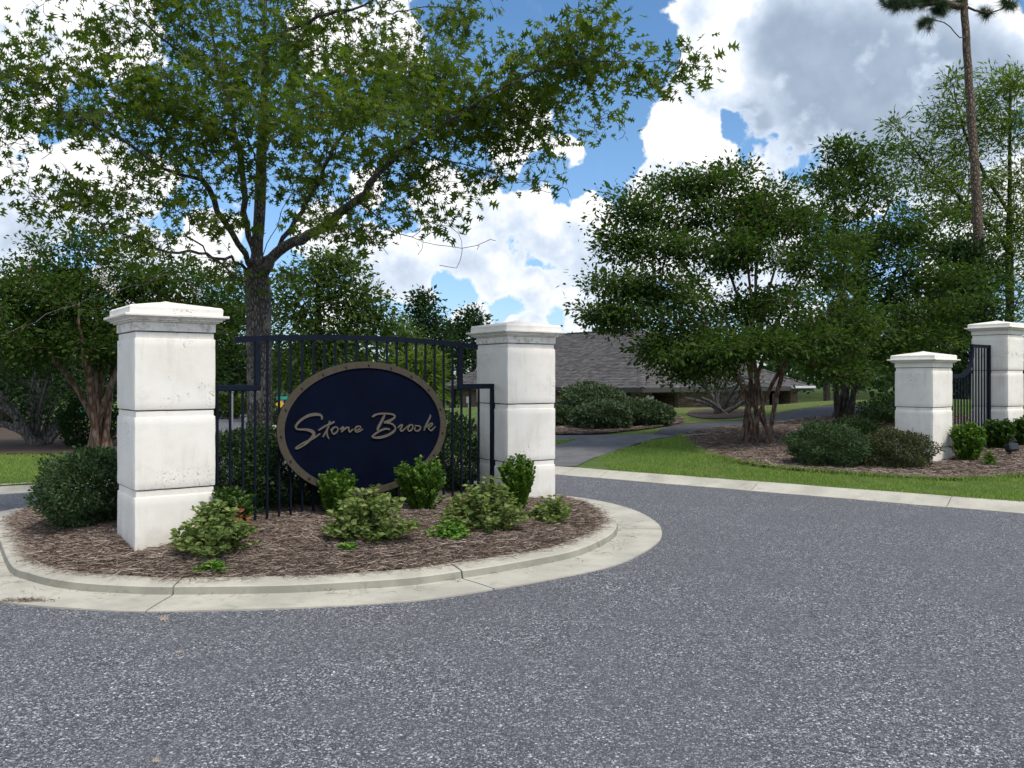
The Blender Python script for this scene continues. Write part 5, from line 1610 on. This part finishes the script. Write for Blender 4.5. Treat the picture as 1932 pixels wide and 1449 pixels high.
# across the road
q = on_ground(1584, 888)
shrub('low rounded green shrub left of the short white pillar', q + np.array([0, 0.45, 0]), (0.58, 0.55, 0.50), 19000, 0.034, 'oval', M['hedge_leaf'], group=G_H)
q = on_ground(1643, 868)
shrub('dark shrub behind the low rounded one near the short pillar', q + np.array([0.1, 1.25, 0]), (0.66, 0.55, 0.44), 13000, 0.038, 'oval', M['dark_leaf'], group=G_H)
q = on_ground(1712, 890)
shrub('bronze tinged loose shrub in front of the short white pillar', q + np.array([0.0, 0.33, 0]), (0.46, 0.38, 0.44), 11000, 0.034, 'oval', M['red_leaf'], group=G_H, lump=0.22)
q = on_ground(1700, 800)
shrub('dark shrub behind the short white pillar', q, (0.8, 0.7, 0.45), 8000, 0.05, 'oval', M['dark_leaf'], group=G_H)
# before the house
for px, pyb, w, h, lab in ((1058, 806, 34, 36, 'grey-green shrub half hidden by the right sign pillar, before the house'), (1122, 798, 66, 70, 'tallest grey-green shrub in the group before the house'),
                           (1140, 812, 56, 50, 'front middle grey-green shrub in the group before the house'), (1216, 806, 58, 46, 'rightmost grey-green shrub in the group before the house')):
    q = on_ground(px, pyb)
    s = q[1] / F
    shrub(lab, q + np.array([0, 0.5 * w * s, -0.02]), (w * s, w * s * 0.85, h * s * 0.80), 10000, 0.075, 'oval', M['grey_leaf'], group='grey-green shrubs before the house', lump=0.10)
# left, beside the crape myrtle, and white flowering bush beyond the fence
shrub('dark bush at the foot of the white blooming crape myrtle', [*at(165, 852, 17.8)[:2], 0.1], (0.55, 0.5, 0.75), 6000, 0.06, 'oval', M['dark_leaf'], group=G_H)
shrub('pale flowering bush beside the street signs seen through the fence', [*at(522, 795, 27)[:2], 0.1], (0.45, 0.45, 0.75), 5000, 0.07, 'oval', M['grey_leaf'], group=G_H)
shrub('far green clipped bush by the street beyond the fence', [*at(425, 790, 33)[:2], 0.1], (0.9, 0.6, 0.55), 4000, 0.1, 'oval', M['mid_leaf'], group=G_H)

# ---- boxwoods and low bedding plants: leafy shoots from the ground
def shoot_plant(name, label, c, tops, leaf, lm, size, gap, cat='plant', group=None, spread=0.03, start=0.2, per=2, up=0.3, stem=0.0035, nj=0.3):
    c = np.asarray(c, dtype=float)
    t = thing(name, label, cat, tuple(c), 0, group)
    Pn, An, Rn = [], [], []
    ps, ds, ns = [], [], []
    for tp in tops:
        tp = np.asarray(tp, dtype=float)
        b = np.array([tp[0] * 0.22 + rng.normal(0, 0.015), tp[1] * 0.22 + rng.normal(0, 0.015), -0.03])
        m1 = b + (tp - b) * 0.5
        m1[:2] = b[:2] + (tp[:2] - b[:2]) * 0.38
        cv = catmull([b, m1 + rng.normal(0, 0.012, 3), tp], 5)
        i0 = len(Pn)
        for j, p in enumerate(cv):
            Pn.append(p)
            An.append(-1 if j == 0 else i0 + j - 1)
            Rn.append(stem * (1 - 0.7 * j / len(cv)))
        L = np.concatenate([[0], np.cumsum(np.linalg.norm(np.diff(cv, axis=0), axis=1))])
        ss = np.arange(L[-1] * start, L[-1] + 1e-6, gap)
        ss = np.append(ss, L[-1])
        for s in ss:
            p = np.array([np.interp(s, L, cv[:, k]) for k in range(3)])
            ax = unit(tp - m1)
            for k in range(per):
                a = rng.uniform(0, 2 * np.pi)
                rad_ = np.array([math.cos(a), math.sin(a), 0.0])
                ps.append(p + rad_ * spread * rng.uniform(0.0, 1))
                ds.append(rad_ + ax * up + rng.normal(0, 0.2, 3))
                ns.append(ax * 0.8 - rad_ * 0.2 + rng.normal(0, nj, 3))
    ps, ds, ns = np.array(ps), np.array(ds), np.array(ns)
    k = ps[:, 2] > -0.01
    link('stems', tubes('stems', np.array(Pn), np.array(An), np.array(Rn)), M['stem'], t)
    link('foliage', leaf_mesh('foliage', ps[k], ds[k], ns[k], size * rng.uniform(0.6, 1.3, k.sum()), leaf), lm, t, 'stuff')
    return t
def tops_box(n, rx, ry, h, flare=1.0, jag=0.26):
    o_ = []
    for i in range(n):
        a = rng.uniform(0, 2 * np.pi)
        q = math.sqrt(rng.random())
        hh = h * (1 - 0.22 * q ** 3) * rng.uniform(1 - jag, 1.05)
        if rng.random() < 0.35:
            hh *= rng.uniform(0.45, 0.9)
            q = max(q, 0.75)
        o_.append((math.cos(a) * rx * q * flare, math.sin(a) * ry * q * flare, hh))
    return o_
G_B = 'bright upright boxwoods'
def by_px(px, py, dz=0.0):
    return on_mound(px, py)
def boxwood(label, c, rx, ry, h, n=150, m='box_leaf', size=0.026, group=G_B):
    return shoot_plant('boxwood', label, c, tops_box(n, rx, ry, h), 'round', M[m], size, 0.012, 'shrub', group, 0.012, 0.22, 3, 0.9)
Bc = [(428, 8 - 0.95, 'dark boxwood with a clump of brown dead leaves beside the left pillar', 0.215, 0.36, 'box_dark'), (637, 7.78, 'bright flat-topped boxwood in front of the oval sign left of centre', 0.165, 0.42, 'box_leaf'), (795, 8.12, 'bright upright boxwood in front of the oval sign lower right', 0.245, 0.48, 'box_leaf'), (975, 8.47, 'bright boxwood in front of the right sign pillar', 0.175, 0.50, 'box_leaf')]
for px, Y, lab, rx, h_, mm in Bc:
    X = (px - CX) / F * Y
    boxwood(lab, mnd(X, Y), rx, rx * 0.85, h_ * 1.06, 120, mm)
    if mm == 'box_dark':
        dl = thing('dead_leaf_clump', 'clump of brown dead leaves caught in the dark boxwood', 'leaves', (X + 0.16, Y - 0.18, 0.40))
        pp = rng.normal(0, 1, (22, 3)) * np.array([0.03, 0.03, 0.045])
        link('dead_leaves', leaf_mesh('dead_leaves', pp, rng.normal(0, 1, (22, 3)), rng.normal(0, 1, (22, 3)), rng.uniform(0.04, 0.07, 22), 'point'), M['dead'], dl)
q = on_ground(1841, 877)
boxwood('light boxwood between the short and tall pillars, in front of the fence', q + np.array([0, 0.22, 0]), 0.25, 0.23, 0.60, 190, 'box_leaf', 0.034)
q = on_ground(1897, 853)
boxwood('dark boxwood in front of the tall right pillar', q + np.array([0, 0.2, 0]), 0.25, 0.24, 0.52, 180, 'box_dark', 0.036)
q = on_ground(1950, 846)
boxwood('boxwood cut by the right picture edge before the tall pillar', q + np.array([0, 0.2, 0]), 0.22, 0.22, 0.50, 150, 'box_dark', 0.036)

G_V = 'low variegated bedding plants'
def variegated(label, c, rx, ry, h, n=70, m='lant_leaf', size=0.050):
    return shoot_plant('bedding_plant', label, c, [(math.cos(a) * rx * q, math.sin(a) * ry * q, h * (1 - 0.72 * q ** 2.2) * rng.uniform(0.60, 1.06)) for a, q in zip(rng.uniform(0, 2 * np.pi, n), np.sqrt(rng.random(n)))],
                       'point', M[m], size, 0.030, 'plant', G_V, 0.014, 0.22, 3, 0.35, 0.003, 0.7)
def vp(px, Y):
    return mnd((px - CX) / F * Y, Y)
variegated('pale variegated bedding plant at the foot of the weathered left pillar', vp(404, 6.56), 0.32, 0.22, 0.40, 74)
variegated('large pale variegated bedding plant below the centre of the oval sign', vp(700, 6.98), 0.37, 0.26, 0.47, 92)
variegated('pale variegated bedding plant before the right end of the sign fence', vp(912, 7.52), 0.38, 0.26, 0.46, 92)
variegated('small variegated bedding plant right of the right sign pillar base', vp(1040, 8.05), 0.21, 0.17, 0.28, 42)
def lime(label, c, rx, ry, h, n=30):
    return shoot_plant('bedding_plant', label, c, [(math.cos(a) * rx * q, math.sin(a) * ry * q, h * (1 - 0.6 * q ** 2) * rng.uniform(0.7, 1.1)) for a, q in zip(rng.uniform(0, 2 * np.pi, n), np.sqrt(rng.random(n)))],
                       'point', M['lime_leaf'], 0.034, 0.02, 'plant', 'small lime green bedding plants', 0.008, 0.25, 3, 0.3, 0.0025)
lime('small lime green plant spilling toward the kerb below the left pillar', vp(400, 6.30), 0.13, 0.06, 0.09)
lime('low lime green plant left of the rightmost large variegated plant', vp(846, 7.16), 0.19, 0.12, 0.15, 48)
lime('small lime sprig at the lower left of the centre bedding plant', vp(655, 6.72), 0.07, 0.06, 0.08, 18)
q = on_ground(1876, 884)
shoot_plant('seedling', 'small green seedling in the straw before the tall right pillar', q + np.array([0, 0.1, 0]), [(math.cos(a) * 0.16 * q_, math.sin(a) * 0.12 * q_, 0.26 * (1 - 0.5 * q_) * rng.uniform(0.6, 1.1)) for a, q_ in zip(rng.uniform(0, 6.28, 24), rng.random(24))],
            'point', M['box_leaf'], 0.05, 0.035, 'plant', None, 0.01, 0.3, 2, 0.3)

# ================================================================== HOUSE
E1 = np.array([0.79, 0.613]); E2 = np.array([-0.613, 0.79])
HC = np.array([*at(1212, 731, 36.0)[:2]])
ZE, ZF = 1.13, -1.45
house = thing('brick_house', 'low brown brick house with long grey shingle roof beyond the shrubs', 'house', (HC[0], HC[1], 0), math.atan2(E1[1], E1[0]))
# in the house's own axes x runs along the right-hand front, y back along the left-hand front
def poly_obj(name, pts, faces, m, parent):
    me = bpy.data.meshes.new(name)
    me.from_pydata([tuple(p) for p in pts], [], faces)
    bm = bmesh.new(); bm.from_mesh(me)
    bmesh.ops.recalc_face_normals(bm, faces=bm.faces)
    bm.to_mesh(me); bm.free()
    return link(name, me, m, parent)
def roof_shingles(corners, eave_dir, up_dir, poly2, nrm3, org, parent, expo=0.16, tab=0.24):
    """corners of the slope in its own (u,v) plane -> shingle tabs laid in courses"""
    poly2 = np.asarray(poly2)
    lo, hi = poly2.min(0), poly2.max(0)
    V, Fq = [], []
    r = 0
    v = lo[1]
    while v < hi[1]:
        u = lo[0] - tab * rng.random()
        while u < hi[0]:
            w = tab * rng.uniform(0.7, 1.3)
            cu, cv_ = u + w / 2, v + expo / 2
            if inside(poly2, np.array([cu]), np.array([cv_]))[0]:
                b = len(V)
                hgt = rng.uniform(0.012, 0.030)
                for du, dv, dn in ((0, -0.01, hgt), (w - 0.012, -0.01, hgt), (w - 0.012, expo + 0.01, 0.004), (0, expo + 0.01, 0.004), (0, -0.01, 0.0), (w - 0.012, -0.01, 0.0)):
                    V.append(org + eave_dir * (u + du) + up_dir * (v + dv) + nrm3 * dn)
                Fq += [(b, b + 1, b + 2, b + 3), (b + 4, b + 5, b + 1, b)]
            u += w
        v += expo
        r += 1
    o = link('shingles', np_mesh('shingles', np.array(V), np.array(Fq)), M['shingle'], parent, 'stuff')
    return o
def hip_house(parent, x0, x1, y0, y1, rise, gable_far=False, ov=0.0):
    """roof over x0..x1, y0..y1; ridge along y"""
    w = (x1 - x0) / 2
    xm = (x0 + x1) / 2
    a, b, c, d = (x0, y0, ZE), (x1, y0, ZE), (x1, y1, ZE), (x0, y1, ZE)
    r0, r1 = (xm, y0 + w, ZE + rise), (xm, y1 if gable_far else y1 - w, ZE + rise)
    roof = poly_obj('roof', [a, b, c, d, r0, r1], [(0, 1, 4), (1, 2, 5, 4), (2, 3, 5), (3, 0, 4, 5), (0, 3, 2, 1)], M['ridgecap'], parent)
    sl = math.hypot(w, rise)
    upv = np.array([w, 0, rise]) / sl
    nv_ = np.array([-rise, 0, w]) / sl
    Ly = y1 - y0
    roof_shingles(None, np.array([0, 1.0, 0]), upv, [(0, 0), (Ly, 0), (Ly if gable_far else Ly - w, sl), (w, sl)], nv_, np.array(a), roof)
    upv = np.array([0, w, rise]) / sl
    nv_ = np.array([0, -rise, w]) / sl
    roof_shingles(None, np.array([1.0, 0, 0]), upv, [(0, 0), (2 * w, 0), (w, sl)], nv_, np.array(a), roof)
    # caps along hip and ridge
    P_ = np.array([a, r0, r1]) + np.array([0, 0, 0.02])
    for p, q_ in ((P_[0], P_[1]), (P_[1], P_[2]), (np.array(b) + np.array([0, 0, 0.02]), P_[1])):
        n_ = max(2, int(np.linalg.norm(q_ - p) / 0.3))
        V = []
        Fc = []
        d_ = unit(q_ - p)
        sd_ = unit(np.cross(d_, np.array([0, 0, 1.0])))
        for i in range(n_):
            s0_, s1_ = p + (q_ - p) * i / n_, p + (q_ - p) * (i + 0.97) / n_
            b_ = len(V)
            for s_p, hh in ((s0_, 0.035), (s1_, 0.018)):
                V += [s_p - sd_ * 0.15 + np.array([0, 0, hh - 0.05]), s_p + np.array([0, 0, hh]), s_p + sd_ * 0.15 + np.array([0, 0, hh - 0.05])]
            Fc += [(b_, b_ + 1, b_ + 4, b_ + 3), (b_ + 1, b_ + 2, b_ + 5, b_ + 4)]
        link('ridge_cap', np_mesh('ridge_cap', np.array(V), np.array(Fc)), M['shingle'], roof, 'stuff')
    box('fascia', (x0 - 0.012, (y0 + y1) / 2, ZE - 0.09), (0.024, y1 - y0 + 0.02, 0.2), M['fascia'], parent)
    box('fascia', ((x0 + x1) / 2, y0 - 0.012, ZE - 0.09), (x1 - x0, 0.024, 0.2), M['fascia'], parent)
    return roof
def brick_wall(p0, p1, z0, z1, outn, parent, name='wall', thick=0.2):
    """mortar slab with every brick standing a little proud"""
    p0, p1 = np.array(p0, float), np.array(p1, float)
    L = np.linalg.norm(p1 - p0)
    d = (p1 - p0) / L
    n_ = np.array(outn, float)
    c = (p0 + p1) / 2 - n_ * thick / 2
    ang = math.atan2(d[1], d[0])
    w = box(name, (c[0], c[1], (z0 + z1) / 2), (L, thick, z1 - z0), M['mortar'], parent, 0, Matrix.Rotation(ang, 3, 'Z'))
    V, Q = [], []
    z = z0
    r = 0
    while z + 0.068 < z1:
        u = -0.105 if r % 2 else 0.0
        while u < L:
            a, b = max(u, 0) + 0.005, min(u + 0.205, L) - 0.005
            if b - a > 0.02:
                i = len(V)
                pr = rng.uniform(0.006, 0.012)
                for o in (0.0, pr):
                    for uu, zz in ((a, z), (b, z), (b, z + 0.062), (a, z + 0.062)):
                        q_ = p0 + d * uu + n_ * o
                        V.append((q_[0], q_[1], zz))
                Q += [(i + 4, i + 5, i + 6, i + 7), (i, i + 1, i + 5, i + 4), (i + 3, i + 7, i + 6, i + 2), (i, i + 4, i + 7, i + 3), (i + 1, i + 2, i + 6, i + 5)]
            u += 0.215
        z += 0.075
        r += 1
    link('bricks', np_mesh('bricks', np.array(V), np.array(Q)), M['brick'], w, 'stuff')
    return w
hip_house(house, 0, 12.2, 0, 12.0, 2.90, gable_far=True)
OV = 0.5
ZT = ZE - 0.2
# left-hand front (x = OV), running back along y
brick_wall((OV, 4.2), (OV, 11.6), ZF, ZT, (-1, 0), house)
brick_wall((1.6, OV + 0.7), (1.6, 4.2), ZF, ZT, (-1, 0), house, 'recess_wall')
# corner pier and right-hand front (y = OV)
for xa in (OV, 10.95):
    brick_wall((xa, OV), (xa + 0.62, OV), ZF, ZT, (0, -1), house, 'pier', 0.62)
    brick_wall((xa - 0.001, OV + 0.62), (xa - 0.001, OV), ZF, ZT, (-1, 0), house, 'pier', 0.1)
brick_wall((2.9, OV + 0.1), (9.4, OV + 0.1), ZF, ZT, (0, -1), house)
brick_wall((2.9, 2.55), (2.9, OV + 0.32), ZF, ZT, (-1, 0), house, 'porch_wall')
brick_wall((11.7, OV + 0.64), (11.7, 11.6), ZF, ZT, (1, 0), house)
brick_wall((11.5, 11.6), (OV + 0.02, 11.6), ZF, ZT, (0, 1), house)
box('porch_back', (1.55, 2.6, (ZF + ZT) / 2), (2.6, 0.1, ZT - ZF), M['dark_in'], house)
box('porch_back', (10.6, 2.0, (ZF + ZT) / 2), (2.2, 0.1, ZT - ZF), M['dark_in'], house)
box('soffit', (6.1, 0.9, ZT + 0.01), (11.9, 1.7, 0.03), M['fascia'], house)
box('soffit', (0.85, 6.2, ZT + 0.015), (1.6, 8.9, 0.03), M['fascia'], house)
box('floor_slab', (6.1, 6.1, ZF - 0.05), (12.2, 12.2, 0.1), M['mortar'], house)
dr = box('door', (10.05, 0.72, ZF + 1.15), (0.5, 0.06, 2.2), M['door_teal'], house, 0.01)
bm = bmesh.new()
bmesh.ops.create_uvsphere(bm, u_segments=8, v_segments=6, radius=0.03, matrix=Matrix.Translation((9.88, 0.68, ZF + 1.05)))
link('handle', bm_mesh('handle', bm), M['steel'], dr)
box('rain_gutter', (11.2, -0.09, ZE - 0.03), (1.9, 0.13, 0.11), M['gutter_white'], house, 0.01)
# wing further left
wing = thing('brick_house', 'lower brick wing with hipped roof seen through the right end of the fence', 'house', tuple(np.append(HC + E2 * 15.4 + E1 * 0.2, 0)), math.atan2(E1[1], E1[0]))
def wing_build():
    global ZE
    x0, x1, y0, y1 = 0.0, 7.0, -3.35, 0.0
    a, b, c, d = (x0, y0, ZE), (x1, y0, ZE), (x1, y1, ZE), (x0, y1, ZE)
    rise = 2.2
    w = 3.5
    xm = 3.5
    r0 = (xm, y0, ZE + rise)
    roof = poly_obj('roof', [a, b, c, d, r0], [(0, 1, 4), (1, 2, 4), (2, 3, 4), (3, 0, 4), (0, 3, 2, 1)], M['ridgecap'], wing)
    sl = math.hypot(w, rise)
    roof_shingles(None, np.array([0, 1.0, 0]), np.array([w, 0, rise]) / sl, [(0, 0), (3.35, 0), (0, sl * 3.35 / 3.5)], np.array([-rise, 0, w]) / sl, np.array(a), roof)
    roof_shingles(None, np.array([1.0, 0, 0]), np.array([0, -w, rise]) / sl, [(0, 0), (7, 0), (w, sl)], np.array([0, rise, w]) / sl, np.array(d), roof)
    box('fascia', (-0.012, -1.68, ZE - 0.08), (0.024, 3.37, 0.17), M['fascia'], wing)
    brick_wall((0.5, -3.3), (0.5, -1.3), -0.65, ZE - 0.15, (-1, 0), wing)
    box('porch_post', (0.45, -0.45, (-0.65 + ZE - 0.15) / 2), (0.28, 0.28, ZE + 0.5), M['fascia'], wing, 0.01)
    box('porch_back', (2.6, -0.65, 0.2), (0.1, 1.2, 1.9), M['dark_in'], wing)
    brick_wall((0.5, -1.3), (2.6, -1.3), -0.65, ZE - 0.15, (0, 1), wing)
    mb = box('meter_box', (0.44, -2.0, 0.38), (0.12, 0.26, 0.36), M['white_plastic'], wing, 0.02)
    box('conduit', (0.455, -2.0, -0.25), (0.06, 0.06, 0.9), M['white_plastic'], mb, 0.01)
    box('floor_slab', (3.5, -1.65, -0.7), (7, 3.3, 0.1), M['mortar'], wing)
wing_build()
# floodlights on the corner pier
fz = thing('floodlight', 'pair of white floodlights on the brick corner pier of the house', 'light', tuple(np.append(HC + E1 * 0.78 + E2 * 0.46, 0.72)), math.atan2(E1[1], E1[0]))
box('mount', (0, -0.03, 0.05), (0.12, 0.06, 0.12), M['white_plastic'], fz, 0.01)
for s in (-1, 1):
    bm = bmesh.new()
    bmesh.ops.create_cone(bm, cap_ends=True, segments=12, radius1=0.085, radius2=0.045, depth=0.20, matrix=Matrix.Translation((s * 0.13, -0.12, -0.01)) @ Matrix.Rotation(math.radians(60), 4, 'X') @ Matrix.Rotation(math.radians(35 * s), 4, 'Y'))
    link('lamp_head', bm_mesh('lamp_head', bm), M['white_plastic'], fz)

# ================================================================== SMALL THINGS
q = on_ground(1903, 862)
sp = thing('ground_spotlight', 'small black ground spotlight before the dark boxwood by the tall pillar', 'light', tuple(q + np.array([0.02, -0.05, 0])), math.radians(20))
box('lamp_head', (0, 0, 0.15), (0.20, 0.13, 0.12), M['black_plastic'], sp, 0.02, Matrix.Rotation(math.radians(-18), 3, 'X'))
box('stake', (0, 0.02, 0.05), (0.03, 0.03, 0.16), M['black_plastic'], sp, 0.004)
def twig(label, pts, r=0.008):
    pts = np.array(pts)
    c = pts.mean(0)
    cv = catmull(pts - c, 6)
    cv = cv + rng.normal(0, 0.006, cv.shape)
    n_ = len(cv)
    me = tubes('twig', cv, np.arange(-1, n_ - 1), np.linspace(r, r * 0.5, n_))
    o = link('fallen_twig', me, M['twig'])
    o.location = tuple(c)
    tag(o, label, 'twig', 'fallen twigs')
def g_up(px, py, dz):
    p = on_ground(px, py)
    return p + np.array([0, 0, 0.03 + dz])
twig('long bleached fallen twig on the straw left of the crape trunks', [g_up(1288, 829, 0.03), g_up(1305, 827, 0.04), g_up(1322, 825.5, 0.04), g_up(1341, 825, 0.05)], 0.018)
twig('short bleached twig at the grass edge below the crape myrtle', [g_up(1443, 875, 0.03), g_up(1450, 880, 0.03), g_up(1458, 884, 0.02)], 0.012)
def m_up(px, py, dz):
    p = on_mound(px, py)
    return p + np.array([0, 0, dz])
twig('thin bleached twig on the island straw left of the centre plant', [m_up(553, 1020, 0.03), m_up(575, 1022, 0.035), m_up(598, 1024, 0.03), m_up(612, 1031, 0.02)], 0.004)
twig('thin twig lying in the straw right of the left pillar base', [m_up(300, 1056, 0.03), m_up(318, 1050, 0.04), m_up(330, 1052, 0.03)], 0.004)
def fallen_leaf(px, py, label, s=0.09):
    Y = EYE * F / (py - HY)
    p = at(px, py, Y)
    me = leaf_mesh('fallen_leaf', np.array([[-s / 2, 0, 0.004]]), np.array([[1.0, 0.25, 0.12]]), np.array([[0.2, -0.75, 0.8]]), np.array([s]), 'oak')
    o = link('fallen_leaf', me, M['leaf_litter'])
    o.location = (p[0], p[1], 0.008)
    tag(o, label, 'leaf', 'fallen leaves on the road')
fallen_leaf(309, 1172, 'pale dry oak leaf on the asphalt below the kerb joint', 0.058)
fallen_leaf(338, 1234, 'small brown leaf on the asphalt, nearer than the pale one', 0.03)
fallen_leaf(293, 1441, 'pale leaf scrap at the bottom edge of the road', 0.03)

# street signs beyond the fence
def sign_post(px, Y, py_top, label, blades_):
    z0 = 0.05
    x = (px - CX) / F * Y
    t = thing('street_sign', label, 'sign', (x, Y, z0))
    ht = EYE + (HY - py_top) / F * Y - z0
    bm = bmesh.new()
    bmesh.ops.create_cone(bm, cap_ends=True, segments=10, radius1=0.035, radius2=0.035, depth=ht, matrix=Matrix.Translation((0, 0, ht / 2)))
    link('post', bm_mesh('post', bm), M['steel'], t)
    for nm, c, s, m_, r in blades_(ht):
        box(nm, c, s, m_, t, 0.004, r)
    return t
sign_post(533, 24, 749, 'green street blade over a yellow diamond sign seen left of the oval', lambda h_: [('street_blade', (0, -0.045, h_ - 0.03), (0.30, 0.02, 0.085), M['sign_green'], None), ('warning_diamond', (-0.06, -0.05, h_ - 0.20), (0.17, 0.02, 0.17), M['sign_yellow'], Matrix.Rotation(math.radians(45), 3, 'Y'))])
sign_post(163, 25, 765, 'teal street sign with white edge far left behind the crape trunk', lambda h_: [('street_blade', (0, -0.045, h_ - 0.12), (0.34, 0.02, 0.16), M['sign_green'], None), ('border_strip', (0, -0.058, h_ - 0.05), (0.30, 0.006, 0.035), M['white_plastic'], None)])
sign_post(438, 26, 740, 'plain grey metal post by the far street through the fence', lambda h_: [('post_cap', (0, 0, h_ + 0.01), (0.09, 0.09, 0.03), M['steel'], None)])
